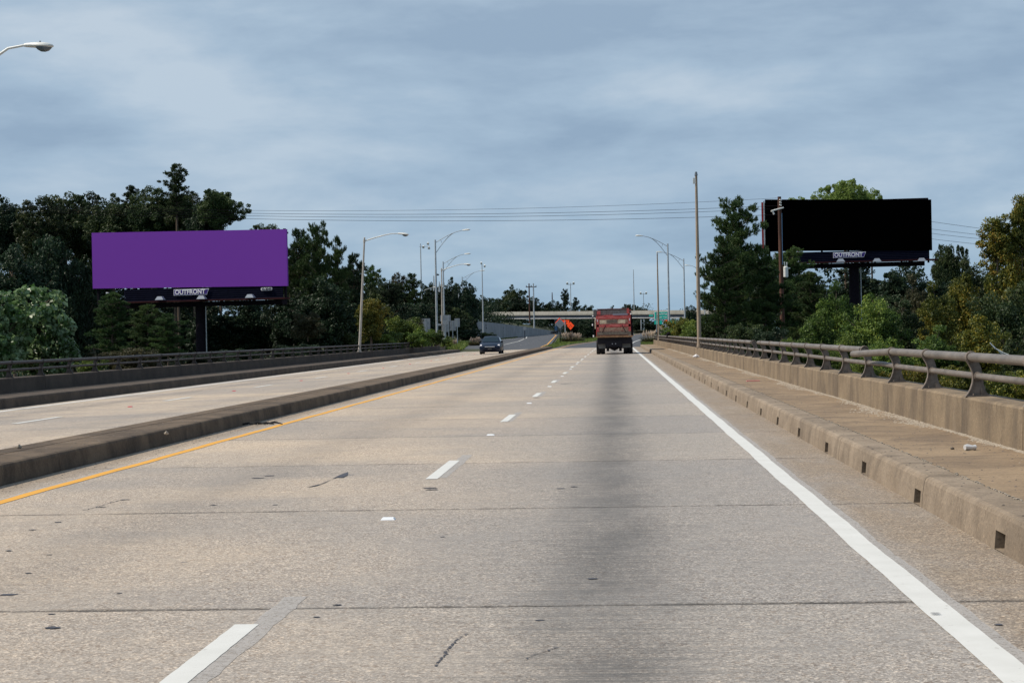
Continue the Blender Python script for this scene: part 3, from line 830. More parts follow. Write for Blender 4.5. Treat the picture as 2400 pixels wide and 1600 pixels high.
# sloping end wall of the left parapet
mb = MB(); mb.prism([(BR_END - 6, -1.4), (BR_END + 7, -1.4), (BR_END + 7, 0.05), (BR_END - 6, 0.80)], 'x', -18.42, -18.02)
tag(obj('end_wall', mb, MAT['parapet']), 'sloping dark concrete wall closing the far end of the left parapet', 'wall')

# ------------------------------------------------------------------ street lamps with a teardrop head (cobra head)
def head_mesh():
    """lamp head pointing +x from its neck at the origin; about 0.75 m long"""
    mb = MB(); rings = []
    for x, w, zt, zb in ((0, .045, .045, -.04), (.05, .06, .06, -.05), (.18, .095, .075, -.055), (.34, .13, .088, -.06), (.52, .155, .092, -.07), (.66, .135, .075, -.062), (.76, .075, .035, -.03), (.785, .02, .0, -.01)):
        rings.append([(x, w * math.cos(a), (zt if math.sin(a) > 0 else -zb) * math.sin(a)) for a in [2 * PI * k / 14 for k in range(14)]])
    mb.loft(rings)
    lens = MB(); rings = []
    for x, w, d in ((.30, .05, .005), (.36, .11, .07), (.45, .135, .12), (.56, .135, .125), (.66, .105, .095), (.735, .04, .02)):
        rings.append([(x, w * math.cos(a), -.035 - (d if math.sin(a) < 0 else 0.0) * -math.sin(a) if math.sin(a) < 0 else -.035) for a in [2 * PI * k / 14 for k in range(14)]])
    lens.loft(rings)
    return mb.mesh('lamp_head', MAT['lampshell'], True), lens.mesh('lens', MAT['lens'], True)
HEAD, LENS = head_mesh()
PCELL = MB().tube([(.42, 0, .09), (.42, 0, .125)], .022, 8).mesh('photocell', MAT['lens'])
def lamp_head(par, p, ang=0.0, scale=1.0, flip=False, lens=True):
    h = link('lamp_head', HEAD, par, p); h.rotation_euler = (0, -ang if not flip else ang, PI if flip else 0)
    if flip: h.rotation_euler = (0, -ang, PI)
    h.scale = (scale,) * 3
    if lens: link('lens', LENS, h)
    link('photocell', PCELL, h)
    return h
def arm_lamp(label, base, H, dirx, reach=2.35, rise=0.62, group=None, m='pole', extra=False, r0=.10, toparm=True):
    t = thing('street_lamp', label, 'street lamp', base, group)
    mb = MB().tube([(0, 0, 0), (0, 0, H * .5), (0, 0, H)], [r0, r0 * .8, r0 * .55], 12)
    mb.tube([(0, 0, H), (0, 0, H + .05)], [.075, .03], 10)
    obj('pole', mb, MAT[m], t, smooth=True)
    mb = MB().box(-.16, .16, -.16, .16, 0, .04); mb.tube([(0, 0, .04), (0, 0, .22)], [r0 * 1.35, r0 * 1.1], 12)
    obj('foot', mb, MAT[m], t)
    if toparm:
        za = H - .22
        pts = [(0, 0, za), (dirx * reach * .3, 0, za + rise * .42), (dirx * reach * .6, 0, za + rise * .78), (dirx * reach * .82, 0, za + rise * .98), (dirx * reach, 0, za + rise * 1.02)]
        obj('arm', MB().tube(pts, [.045, .042, .038, .034, .032], 10), MAT['lampshell' if m.startswith('pole') else m], t, smooth=True)
        lamp_head(t, pts[-1], ang=math.radians(-3), flip=dirx < 0)
        obj('clamp', MB().tube([(0, 0, za - .1), (0, 0, za + .1)], r0 * .8, 10), MAT[m], t)
    return t
LB = 0.525
A = atY(838, 830, 128)
lA = arm_lamp('tall leaning tan lamp post standing on the left parapet', (-18.02, 124.3, LB), 8.03, 1, group='lamp posts on the bridge parapets', m='pole_l')
lA.rotation_euler = (0, math.radians(3.7), 0)
lB = arm_lamp('tan lamp post with a grey box, at the far end of the left parapet', (-18.3, 187.5, 0.1), 8.6, 1, group='lamp posts on the bridge parapets', m='pole_l')
lB.rotation_euler = (0, math.radians(0.4), 0)
mb = MB().box(-.55, -.1, -.1, .1, 2.55, 2.75); mb.box(.05, .55, -.1, .12, 2.7, 3.1)
obj('camera_box', mb, MAT['galv'], lB)
nh = atY(57, 107, 46.0)
arm_lamp('white teardrop lamp head reaching in at the upper left corner of the sky', (nh.x - 2.42, 46.0, LB), nh.z - LB + .22 - 1.75, 1, reach=2.42, rise=1.72, group='lamp posts on the bridge parapets', r0=.11)
K = atY(1637, 814, 87)
lK = arm_lamp('tall bare tan pole on the right parapet, left of the pine tree', (4.10, 87.2, .705), 8.42, -1, group='lamp posts on the bridge parapets', r0=.105, toparm=False)
hk = obj('top_cap', MB().tube([(0, 0, 8.42), (0, 0, 8.60)], [.085, .05], 10), MAT['lens'], lK)
obj('bracket', MB().box(-.16, -.02, -.05, .05, 8.02, 8.30), MAT['lampshell'], lK)
lL = arm_lamp('slim tan pole on the far right parapet in front of the green sign', (4.12, 168.5, .705), 8.15, -1, group='lamp posts on the bridge parapets', r0=.095, toparm=False)
obj('top_cap', MB().tube([(0, 0, 8.15), (0, 0, 8.4)], [.08, .05], 10), MAT['galv'], lL)
for xx, yy in ((4.02, 87.2), (4.02, 168.5)):
    pass

# ------------------------------------------------------------------ tall galvanised lamps with a truss bracket
def truss_lamp(label, base, H, dirx, reach=3.6, group='galvanised truss-arm lamps past the bridge', r0=.13):
    t = thing('street_lamp', label, 'street lamp', base, group)
    obj('pole', MB().tube([(0, 0, 0), (0, 0, H * .5), (0, 0, H)], [r0, r0 * .85, r0 * .6], 10), MAT['galv'], t, smooth=True)
    up = [(dirx * reach * f, 0, H - .35 + 1.35 * math.sin(f * PI * .42) / math.sin(PI * .42) * 1.0) for f in (0, .2, .4, .6, .8, 1.0)]
    lo = [(dirx * reach * f, 0, H - 1.55 + 2.52 * math.sin((f / .72) * PI * .40) / math.sin(PI * .40) * .93) for f in (0, .15, .3, .45, .6, .72)]
    obj('upper_arm', MB().tube(up, .035, 8), MAT['galv'], t, smooth=True)
    mb = MB().tube(lo, .035, 8)
    for f in (.2, .45):
        a = Vector((dirx * reach * f, 0, H - .35 + 1.35 * math.sin(f * PI * .42) / math.sin(PI * .42)))
        mb.tube([a, a + Vector((dirx * .12, 0, -.55 + f * .8))], .02, 6)
    obj('lower_arm', mb, MAT['galv'], t, smooth=True)
    lamp_head(t, up[-1], ang=math.radians(4), flip=dirx < 0, scale=1.15, lens=False)
    return t
for (px, pyt, Y, dx_, lab, rch) in ((1020, 562, 200, 1, 'tallest galvanised lamp with double curved arm, beside the square sign backs', 3.1),
        (1038.5, 613, 254, 1, 'double-arm galvanised lamp directly behind the leaning tan lamp with the box', 3.1), (1083, 648.5, 322, 1, 'smallest of the left double-arm lamps, right of the sign backs', 3.3),
        (1565, 571, 216, -1, 'double-arm galvanised lamp rising behind the green sign, arm to the left', 3.0), (1602.5, 606, 261, -1, 'double-arm galvanised lamp close left of the tall tan pole', 3.1), (1650, 634, 327, -1, 'far double-arm lamp hidden behind the tall tan pole except its head', 2.6)):
    p = atY(px, pyt, Y); zb = zroad(Y) - .1
    b = Vector((p.x + .0193 * 0, Y, zb))
    truss_lamp(lab, b, p.z - zb, dx_, rch, r0=.14 if Y < 230 else .13)

def plain_pole(name, label, cat, px, pyt, pyb, Y, r, m='galv', heads=None, group=None):
    p = atY(px, pyt, Y); q = atY(px, pyb, Y)
    t = thing(name, label, cat, (p.x, Y, q.z), group); H = p.z - q.z
    obj('pole', MB().tube([(0, 0, 0), (0, 0, H * .5), (0, 0, H)], [r, r * .85, r * .6], 8), MAT[m], t, smooth=True)
    if heads == 'flood':
        mb = MB().tube([(-.2, 0, H - .5), (1.5, 0, H - .5)], .04, 6); obj('crossbar', mb, MAT['galv'], t)
        for dx_, dz in ((.5, -.75), (1.45, -.95), (1.3, -.2)):
            obj('floodlight', MB().tube([(dx_, -.25, H + dz + .1), (dx_, .2, H + dz + .35)], [.22, .12], 10), MAT['lampshell'], t)
    if heads == 'floodsmall':
        obj('floodlight', MB().tube([(.45, -.2, H - .6), (.45, .2, H - .35)], [.18, .10], 10), MAT['lampshell'], t)
        obj('floodlight', MB().tube([(-.1, -.2, H - .1), (-.1, .2, H + .1)], [.16, .10], 10), MAT['lampshell'], t)
    if heads == 'pair':
        for dx_ in (-1.1, 1.1):
            obj('floodlight', MB().tube([(dx_, -.3, H - .2), (dx_, .3, H + .2)], [.4, .2], 10), MAT['lampshell'], t)
        obj('crossbar', MB().tube([(-1.4, 0, H - .5), (1.4, 0, H - .5)], .09, 6), MAT['galv'], t)
    return t
plain_pole('light_mast', 'thin tall mast with two floodlights above the left woods', 'light mast', 985.5, 571, 760, 300, .12, heads='flood')
plain_pole('light_mast', 'thin pale mast with a small floodlight rising just left of the dark blue car', 'light mast', 1129.5, 616, 791, 290, .11, heads='floodsmall')
plain_pole('light_mast', 'tiny distant floodlight mast above the overpass, left of the dump truck', 'light mast', 1337, 663, 729, 620, .16, heads='pair')
plain_pole('light_mast', 'faint far mast with paired white floodlights between truck and green sign', 'light mast', 1508, 686, 729, 700, .14, heads='pair')
plain_pole('light_mast', 'bare thin dark pole standing behind the overpass right of the truck', 'light mast', 1484.5, 632, 729, 560, .16)
plain_pole('short_pole', 'short pole stub above the trees behind the overpass', 'pole', 1294, 685, 703, 600, .2, 'wood')
plain_pole('short_pole', 'short pale pole among trees left of the double-arm lamp', 'pole', 1016.5, 646, 681, 290, .13)
sp = plain_pole('short_pole', 'pale pole with a crossbar and dark ball lamp among the woods', 'pole', 1029.5, 660, 684, 280, .13)
obj('crossbar', MB().box(-.1, .6, -.1, .1, .95, 1.15), MAT['lampshell'], sp)
obj('ball_lamp', MB().tube([(-.5, 0, 2.7), (-.3, 0, 2.75), (0, 0, 2.7)], [.12, .17, .1], 8), MAT['lens'], sp)
# left-pointing small arm lamps against the wood
for (px, pyt, Y, dx_, lab, rch, yb) in ((1075, 678, 300, -1, 'short arm lamp against the dark wood, head to the left, beside the double-arm lamp', 2.0, 715), (988, 683, 285, 1, 'dim curved lamp arm against the wood below the floodlight mast', 1.9, 700)):
    p = atY(px, pyt, Y); q = atY(px, yb, Y)
    t = thing('street_lamp', lab, 'street lamp', (p.x, Y, q.z), 'arm lamps on the slip road'); H = p.z - q.z
    obj('pole', MB().tube([(0, 0, 0), (0, 0, H)], [.11, .09], 8), MAT['galv'], t)
    obj('arm', MB().tube([(0, 0, H - .1), (dx_ * rch * .4, 0, H + .3), (dx_ * rch, 0, H + .62)], .05, 8), MAT['galv'], t, smooth=True)
    lamp_head(t, (dx_ * rch, 0, H + .62), flip=dx_ < 0, lens=False)

# ------------------------------------------------------------------ H-frame power pole, timber utility pole and wires
p = atY(1239.5, 662, 340); p2 = atY(1250, 664, 340); q = atY(1250, 769, 340)
t = thing('power_pole', 'slender two-legged power pole standing in front of the overpass', 'power pole', (p2.x, 340, q.z))
H = p2.z - q.z
obj('pole', MB().tube([(0, 0, 0), (0, 0, H)], [.15, .11], 8), MAT['galv'], t)
obj('pole', MB().tube([(p.x - p2.x, .5, 1), (p.x - p2.x, .5, H)], [.15, .11], 8), MAT['wood'], t)
obj('crossarm', MB().box(p.x - p2.x - .6, .6, -.08, .08, H - .75, H - .6), MAT['wood'], t)
for dx_ in (p.x - p2.x - .5, p.x - p2.x + .45, -.45, .5):
    obj('insulator', MB().tube([(dx_, 0, H - .6), (dx_, 0, H - .35)], .07, 6), MAT['lens'], t)

YU = 125.0
pt = atY(1826.5, 461, YU); pb = atY(1835.5, 815, YU)
up = thing('utility_pole', 'brown timber utility pole carrying a transformer in front of the black billboard', 'utility pole', (pt.x, YU, -6.5))
HP = pt.z + 6.5
obj('pole', MB().tube([(0.12, 0, 0), (0.05, 0, HP * .5), (0, 0, HP)], [.19, .165, .125], 12), MAT['wood'], up, smooth=True)
def rel(px, py, Y=YU, dy=0):
    v = atY(px, py, Y); return Vector((v.x - pt.x, dy, v.z + 6.5))
a, b = rel(1806, 496), rel(1836, 487)
obj('crossarm', MB().tube([(a.x, -.5, a.z), (b.x, -.12, b.z)], .055, 6), MAT['lampshell'], up)
obj('bracket', MB().tube([(a.x + .1, -.5, a.z - .02), (a.x + .2, -.48, a.z - .22)], [.05, .07], 8), MAT['lampshell'], up)
c1 = rel(1841, 626); c2 = rel(1841, 649)
tr = obj('transformer', MB().tube([(c1.x, -.1, c2.z), (c1.x, -.1, c1.z), (c1.x, -.1, c1.z + .05)], [.17, .17, .12], 14), MAT['lampshell'], up, smooth=True)
for dx_, dz in ((-.09, .38), (.1, .34)):
    obj('bushing', MB().tube([(c1.x + dx_ * .5, -.1, c1.z), (c1.x + dx_, -.1, c1.z + dz)], [.035, .05], 8), MAT['lampshell'], tr)
obj('arrester', MB().tube([(c1.x + .1, -.1, c1.z - .1), (c1.x + .32, -.1, c1.z - .08)], .04, 6), MAT['lampshell'], tr)
obj('conduit', MB().tube([(rel(1832, 500).x, -.14, rel(1832, 500).z), (rel(1834, 620).x, -.18, rel(1834, 620).z)], .022, 6), MAT['blue'], up)
for k in range(3):
    v = rel(1826, 470 + 6 * k); obj('insulator', MB().tube([(v.x + .15, -.1, v.z), (v.x + .02, -.15, v.z + .06)], .05, 6), MAT['lampshell'], up)
wires = [((-160, 471), (0, 479), (850, 494), (1828, 464)), ((-160, 476), (0, 483), (850, 502.5), (1828, 482)), ((-160, 480), (0, 487), (850, 509), (1828, 489)), ((-160, 486), (0, 492), (850, 517), (1828, 503))]
wr = [((1828, 464), (2183, 519.5), (2400, 549)), ((1828, 482), (2183, 537), (2400, 561)), ((1828, 489), (2183, 547), (2400, 569)), ((1828, 503), (2183, 560), (2400, 582))]
names = ['uppermost', 'second from the top', 'third from the top', 'lowest']
for i in range(4):
    c = np.polyfit([q[0] for q in wires[i][1:]], [q[1] for q in wires[i][1:]], 2)
    pts = [atY(x, np.polyval(c, x), YU) for x in np.linspace(-200, 1828, 40)]
    c2_ = np.polyfit([q[0] for q in wr[i]], [q[1] for q in wr[i]], 2)
    tag(obj('power_line', MB().tube([atY(x, np.polyval(c2_, x), 172) for x in np.linspace(1880, 2600, 14)], 0.016, 5), MAT['steel_dark']), 'thin black overhead wire right of the black billboard, %s of four' % names[i], 'power line', 'overhead wires right of the black billboard')
    tag(obj('power_line', MB().tube(pts, 0.013 if i else .010, 5), MAT['steel_dark']), 'thin black overhead wire crossing the whole sky, %s of four' % names[i], 'power line', 'overhead wires between the billboards')

# ------------------------------------------------------------------ billboards
def text_obj(txt, size, m, par, loc, name='lettering', width=None, rot=(PI / 2, 0, 0), shear=0.0, offs=0.0):
    cu = bpy.data.curves.new(name, 'FONT'); cu.body = txt; cu.size = size; cu.align_x = 'CENTER'; cu.align_y = 'CENTER'; cu.extrude = .01; cu.offset = offs; cu.shear = shear
    cu.materials.append(m)
    o = link(name, cu, par, loc); o.rotation_euler = rot
    bpy.context.view_layer.update()
    me = bpy.data.meshes.new_from_object(o.evaluated_get(bpy.context.evaluated_depsgraph_get()))
    bpy.data.objects.remove(o)
    wm = max(v.co.x for v in me.vertices) - min(v.co.x for v in me.vertices)
    o = link(name, me, par, loc); o.rotation_euler = rot
    if not me.materials: me.materials.append(m)
    if width: o.scale = (width / wm, 1, 1)
    return o
def billboard(label, TL, TR, BRc, BLc, YL, YR, face, apron_b, plate_px, lights, col_px, edge=None, num_px=None, apron_px=None):
    pl, pr = atY(*TL, YL), atY(*TR, YR); bl_, br_ = atY(*BLc, YL), atY(*BRc, YR)
    cx_ = (pl.x + pr.x) / 2; cy_ = (YL + YR) / 2
    ang = math.atan2(YR - YL, pr.x - pl.x); wd = math.hypot(pr.x - pl.x, YR - YL)
    z1 = (pl.z + pr.z) / 2; z0 = (bl_.z + br_.z) / 2
    t = thing('billboard', label, 'billboard', (cx_, cy_, -6.5), None, ang); Z = 6.5
    def loc(px, py, dy=0):
        v = atY(px, py, cy_); return Vector(((v.x - cx_), dy, v.z + Z))
    H = z1 - z0
    # face as a shallow pan with the photo's four corners
    def fz(p): return p.z + Z
    vs = [(-wd / 2, -.12, fz(bl_)), (wd / 2, -.12, fz(br_)), (wd / 2, -.12, fz(pr)), (-wd / 2, -.12, fz(pl))]
    mb = MB().add(vs + [(x, .08, z) for x, y_, z in vs], [(0, 1, 2, 3), (7, 6, 5, 4), (0, 4, 5, 1), (1, 5, 6, 2), (2, 6, 7, 3), (3, 7, 4, 0)])
    obj('poster_panel', mb, face, t)
    # back frame
    for k in range(7):
        x = -wd / 2 + .3 + (wd - .6) * k / 6
        obj('upright', MB().box(x - .08, x + .08, .12, .32, z0 + Z - 1.15, z1 + Z - .08), MAT['steel_dark'], t)
    for zz_ in (z0 + Z + .3, z0 + Z + H / 2, z1 + Z - .4):
        obj('stringer', MB().box(-wd / 2 + .1, wd / 2 - .1, .33, .47, zz_ - .07, zz_ + .07), MAT['steel_dark'], t)
    za = atY((TL[0] + TR[0]) / 2, apron_b, cy_).z + Z
    ax0, ax1 = (loc(apron_px[0], 0).x, loc(apron_px[1], 0).x) if apron_px else (-wd / 2, wd / 2)
    n = 6; hh = (z0 + Z - .04 - za) / n
    for k in range(n):
        zb = za + hh * k
        mb = MB().prism([(-.10, zb + .01), (-.04, zb + hh - .005), (.02, zb + hh - .005), (.02, zb + .01)], 'x', ax0, ax1)
        obj('apron_slat', mb, MAT['slat'], t)
    obj('apron_back', MB().box(ax0 + .05, ax1 - .05, .025, .06, za, z0 + Z - .03), MAT['slat'], t)
    obj('catwalk', MB().box(ax0 - .4, ax1 + .6, -1.1, -.12, za - .14, za - .02), MAT['steel_red'], t)
    obj('main_beam', MB().box(-wd / 2 + .6, wd / 2 - .6, .2, 1.1, za - .5, za - .15), MAT['steel_dark'], t)
    cxl = loc(col_px, 0).x
    obj('column', MB().tube([(cxl, .75, 0), (cxl, .75, za - .15)], [.45, .42], 20), MAT['steel_dark'], t, smooth=True)
    obj('ladder', MB().box(cxl + .52, cxl + .58, .5, .56, 1, za + .2), MAT['galv'], t)
    # nameplate
    x0, y0, x1, y1, sl = plate_px
    a = loc(x0, y1); b = loc(x1, y0)
    w = b.x - a.x; h = b.z - a.z; zc = (a.z + b.z) / 2; slw = w * .065
    def quad(g, yy0, yy1, mm, nm, par):
        vv = [(a.x - g, a.z - g), (b.x - slw + g * .4, a.z - g), (b.x + g * 1.2, b.z + g), (a.x - g, b.z + g)]
        return obj(nm, MB().prism(vv, 'y', yy0, yy1), mm, par)
    pf = quad(0.0, -.17, -.14, MAT['letter'], 'nameplate', t)
    quad(-.04, -.178, -.171, MAT['plate'], 'plate_face', pf)
    text_obj('OUTFRONT', h * 1.02, MAT['letter'], pf, ((a.x + b.x - slw) / 2, -.195, zc), width=w * .86, offs=.012)
    for lx, ly in lights:
        v = loc(lx, ly); lt_w = .72
        mb = MB().loft([[(v.x - lt_w / 2, -1.45, v.z - .16), (v.x + lt_w / 2, -1.45, v.z - .16), (v.x + lt_w / 2, -1.05, v.z - .16), (v.x - lt_w / 2, -1.05, v.z - .16)],
                        [(v.x - lt_w / 2 + .18, -1.38, v.z + .10), (v.x + lt_w / 2 - .18, -1.38, v.z + .10), (v.x + lt_w / 2 - .18, -1.12, v.z + .10), (v.x - lt_w / 2 + .18, -1.12, v.z + .10)]])
        fx = obj('floodlight', mb, MAT['lf'], t)
        obj('bracket', MB().tube([(v.x, -1.2, v.z - .16), (v.x, -.9, za - .1)], .03, 6), MAT['steel_dark'], fx)
    if num_px:
        a, b = loc(num_px[0], num_px[3]), loc(num_px[2], num_px[1]); hh_ = b.z - a.z
        nb = MB().prism([(a.x + .06, a.z), (b.x - .06, a.z), (b.x, a.z + .06), (b.x, b.z - .06), (b.x - .06, b.z), (a.x + .06, b.z), (a.x, b.z - .06), (a.x, a.z + .06)], 'y', -.17, -.14)
        np_ = obj('number_plate', nb, MAT['letter'], t)
        text_obj('12-2043', hh_ * 1.0, MAT['ink'], np_, ((a.x + b.x) / 2, -.19, (a.z + b.z) / 2), width=(b.x - a.x) * .84, offs=.008)
    return t, loc, z0 + Z, z1 + Z, wd
MAT['lf'] = material('grey floodlight shell', (0.30, 0.33, 0.38), 0.5, 0.2)
tP, locP, _, _, _ = billboard('wide blank purple billboard on a dark column left of the road', (216.6, 546), (672.4, 537.2), (677.6, 670), (217.3, 676.3), 137.5, 133.5, MAT['purple'], 703, (406.5, 676.5, 496.5, 692.5, 1), ((389, 698), (495, 696.5), (617, 694)), 447, num_px=(628, 674.5, 656, 682), apron_px=(262, 668))
obj('edge_light', MB().box(locP(232, 685).x, locP(238, 685).x, -.3, -.15, locP(232, 687).z, locP(232, 684).z), MAT['letter'], tP)
tB, locB, zb0, zb1, wB = billboard('wide blank black billboard above the trees on the right', (1792.5, 467.9), (2182.5, 467.9), (2182.5, 586.8), (1793.5, 588.5), 149.5, 148, MAT['black'], 612, (1953, 590.5, 2029, 604.5, 1), ((1865, 611), (1970, 610.5), (2053.5, 610), (2156, 609.5)), 1990, apron_px=(1806, 2163))
# second, rear face seen end-on past the left edge
a, b = locB(1784, 471), locB(1788, 588)
obj('rear_panel', MB().box(a.x, a.x + .16, .9, 1.2, b.z, a.z), MAT['red_edge'] if 'red_edge' in MAT else material('red panel edge', (0.30, 0.02, 0.02), 0.6), tB)
obj('rear_face', MB().box(a.x + .16, wB / 2 - .2, .95, 1.15, b.z, a.z - .05), MAT['steel_dark'], tB)
for k in range(6):
    z = b.z + (a.z - b.z) * (k + .5) / 6
    obj('tie_bar', MB().box(a.x + .15, -wB / 2 + .02, .5, .56, z, z + .05), MAT['galv'], tB)
obj('end_post', MB().box(-wB / 2 - .14, -wB / 2 - .03, -.05, .1, zb0, zb1 + .1), MAT['galv'], tB)
obj('sheave', MB().tube([(locB(1818, 600).x, -.3, locB(1818, 600).z), (locB(1818, 600).x, -.12, locB(1818, 600).z)], .22, 10), MAT['galv'], tB)

# ------------------------------------------------------------------ signs
def px_box(name, label, cat, x0, y0, x1, y1, Y, m, post=None, group=None, zgr=None, thick=.04):
    a, b = atY(x0, y1, Y), atY(x1, y0, Y); zg = zroad(Y) - .1 if zgr is None else zgr
    t = thing(name, label, cat, ((a.x + b.x) / 2, Y, zg), group); w = b.x - a.x
    obj('sign_panel', MB().box(-w / 2, w / 2, -thick / 2, thick / 2, a.z - zg, b.z - zg), m, t)
    for f in (post or []):
        obj('post', MB().box(w * f - .05, w * f + .05, -.10, -.025, 0, b.z - zg - .06), MAT['galv'], t)
    return t, w, a.z - zg, b.z - zg
for (x0, y0, x1, y1, Y, lab, ps) in ((989, 746, 1008, 778, 215, 'square grey sign back left of the tall galvanised lamp', [0]),
        (1031.5, 738, 1056, 753, 222, 'upper wide grey sign back beside the leaning tan lamp', [-.3, .3]), (1038, 753, 1051, 778, 220, 'lower grey sign back stacked under the wide one', [0]),
        (1054, 751, 1068, 775, 224, 'grey sign back right of the stacked pair', [0]), (1065.5, 746, 1077.5, 766, 212, 'rightmost pale sign back on a single thin post', [0])):
    px_box('grey_road_sign', lab, 'road sign', x0, y0, x1, y1, Y, MAT['signback'], ps, 'grey sign backs left of the road')
def diamond(name, label, cat, cx_, cy_, half, Y, m, back=None, group=None, ang=PI / 4, post=True, fat=1.0):
    c = atY(cx_, cy_, Y); r = half * Y / FPX * fat; zg = zroad(Y) - .1
    t = thing(name, label, cat, (c.x, Y, zg), group); z = c.z - zg
    pts = [(r * math.cos(PI / 2 * k), z + r * math.sin(PI / 2 * k)) for k in range(4)]
    obj('sign_panel', MB().prism(pts, 'y', -.02, .02), m, t)
    if post: obj('post', MB().box(-.05, .05, .025, .09, 0, z), MAT['steel_dark'], t)
    return t, z, r
t, z, r = diamond('diamond_sign_back', 'bare grey back of a diamond sign in front of the orange ones', 'road sign', 1312.3, 758.3, 11.8, 232, MAT['signback'])
diamond('orange_diamond_sign', 'orange diamond sign mostly hidden behind the grey diamond back', 'road sign', 1311.6, 756.3, 12.0, 240, MAT['orange'])
t, w, z0_, z1_ = px_box('orange_panel_sign', 'orange rectangular work sign beside the grey diamond back', 'road sign', 1314, 749.8, 1335.5, 761, 246, MAT['orange'], [0])
for k, (fx, fz_) in enumerate(((-.05, .7), (.22, .7), (.05, .32))):
    obj('sign_mark', MB().box(w * fx - .09, w * fx + .09, -.035, -.022, z0_ + (z1_ - z0_) * fz_ - .06, z0_ + (z1_ - z0_) * fz_ + .06), MAT['ink2'] if 'ink2' in MAT else MAT.setdefault('ink2', material('dark orange legend', (0.45, 0.02, 0.01), .6)), t)
t, z, r = diamond('orange_diamond_sign', 'tilted orange diamond work sign in front of the pampas grass', 'road sign', 1337.3, 763.3, 9.6, 238, MAT['orange'])
for dx_, dz in ((0, .12), (-.18, -.1), (.16, -.08)):
    obj('sign_mark', MB().box(dx_ - .08, dx_ + .08, -.035, -.022, z + dz - .05, z + dz + .05), MAT['ink2'], t)
diamond('diamond_sign_back', 'small pale diamond sign back in front of the retaining wall', 'road sign', 1229.7, 769.5, 5.2, 330, MAT['signback'])
# blue board and pale bag by the orange signs, orange barrel at the verge
tag(obj('blue_board', MB().box(*(lambda a, b: (a.x, b.x, 249, 249.1, a.z, b.z))(atY(1300, 775, 249), atY(1306, 764, 249))), MAT['blue']), 'small blue board left of the grey diamond sign', 'board')
# green guide signs
t, w, z0_, z1_ = px_box('guide_sign', 'green guide sign with white border and two text lines behind the slim tan pole', 'road sign', 1532.5, 729, 1571, 749, 345, MAT['letter'], [-.35, .35])
obj('sign_face', MB().box(-w / 2 + .10, w / 2 - .10, -.045, -.021, z0_ + .10, z1_ - .10), MAT['signgreen'], t)
def glyphs(par, x0, x1, z, h, n, seed):
    rr = random.Random(seed); cw = (x1 - x0) / n
    for k in range(n):
        if n < 8 and k == n // 2: continue
        x = x0 + cw * k; u = rr.random()
        mb = MB().box(x + cw * .08, x + cw * .3, -.06, -.047, z, z + h)
        mb.box(x + cw * .34, x + cw * .78, -.06, -.047, z + (h * .75 if u < .5 else 0), z + (h if u < .5 else h * .25))
        if u > .3: mb.box(x + cw * .55, x + cw * .78, -.06, -.047, z + h * .3, z + h * .7)
        obj('legend', mb, MAT['letter'], par)
glyphs(t, -w * .30, w * .34, z0_ + (z1_ - z0_) * .58, .30, 8, 1)
glyphs(t, -w * .18, w * .30, z0_ + (z1_ - z0_) * .22, .26, 7, 2)
px_box('guide_sign', 'lower green guide sign tucked under the white-bordered one', 'road sign', 1533.5, 750.5, 1552, 760, 352, MAT['signgreen'], [0])
px_box('guide_sign', 'green guide sign half hidden in bushes right of the white-bordered one', 'road sign', 1571, 750, 1584, 762, 356, MAT['signgreen'], [0])
px_box('guide_sign', 'small green sign on the front of the overpass girder', 'road sign', 1521, 737, 1531, 741.5, 524, MAT['signgreen'], [])
px_box('orange_panel_sign', 'small red-orange board under the green guide sign', 'road sign', 1557, 749.5, 1564, 756, 350, MAT['orange'], [0])

for o in list(C.objects):
    if o.parent is None and (o.name.startswith('orange_') or o.name.startswith('guide_sign')):
        o.rotation_euler = (0, 0, math.radians(-28 if o.name.startswith('orange_') else -16))
# ------------------------------------------------------------------ overpass
YO = 520.0
ov = thing('overpass', 'pale concrete overpass bridge crossing over the road in the distance', 'overpass', (0, YO, 0))
def osk(x): return (20 - x) * 0.8
def osec(name, m, xa, xb, yo0, yo1, zta, ztb, zba, zbb):
    vs = [(xa, yo0, zba), (xb, yo0, zbb), (xb, yo0, ztb), (xa, yo0, zta), (xa, yo1, zba), (xb, yo1, zbb), (xb, yo1, ztb), (xa, yo1, zta)]
    vs = [(a, b + osk(a), c) for a, b, c in vs]
    return obj(name, MB().add(vs, [(0, 1, 2, 3), (7, 6, 5, 4), (0, 4, 5, 1), (1, 5, 6, 2), (2, 6, 7, 3), (3, 7, 4, 0)]), m, ov)
xa, xb = -52.0, 46.0
def ozt(x): return 7.76 + (20 - x) * 0.0202
edges = [xa + (xb - xa) * i / 14 for i in range(15)]
for e0, e1 in zip(edges, edges[1:]):
    osec('parapet_panel', MAT['bridge'], e0 + .02, e1 - .02, 0, .3, ozt(e0), ozt(e1), ozt(e0) - .95, ozt(e1) - .95)
osec('deck', MAT['bridge'], xa, xb, .05, 11, ozt(xa) - .951, ozt(xb) - .951, ozt(xa) - 1.2, ozt(xb) - 1.2)
for k in range(5):
    osec('girder', MAT['girder'], xa + .5, xb - .5, .6 + 2.3 * k, .75 + 2.3 * k, ozt(xa) - 1.2, ozt(xb) - 1.2, ozt(xa) - 2.1, ozt(xb) - 2.1)
    osec('flange', MAT['flange'], xa + .5, xb - .5, .35 + 2.3 * k, 1.0 + 2.3 * k, ozt(xa) - 2.1, ozt(xb) - 2.1, ozt(xa) - 2.28, ozt(xb) - 2.28)
osec('far_parapet', MAT['bridge'], xa, xb, 10.7, 11, ozt(xa), ozt(xb), ozt(xa) - .95, ozt(xb) - .95)
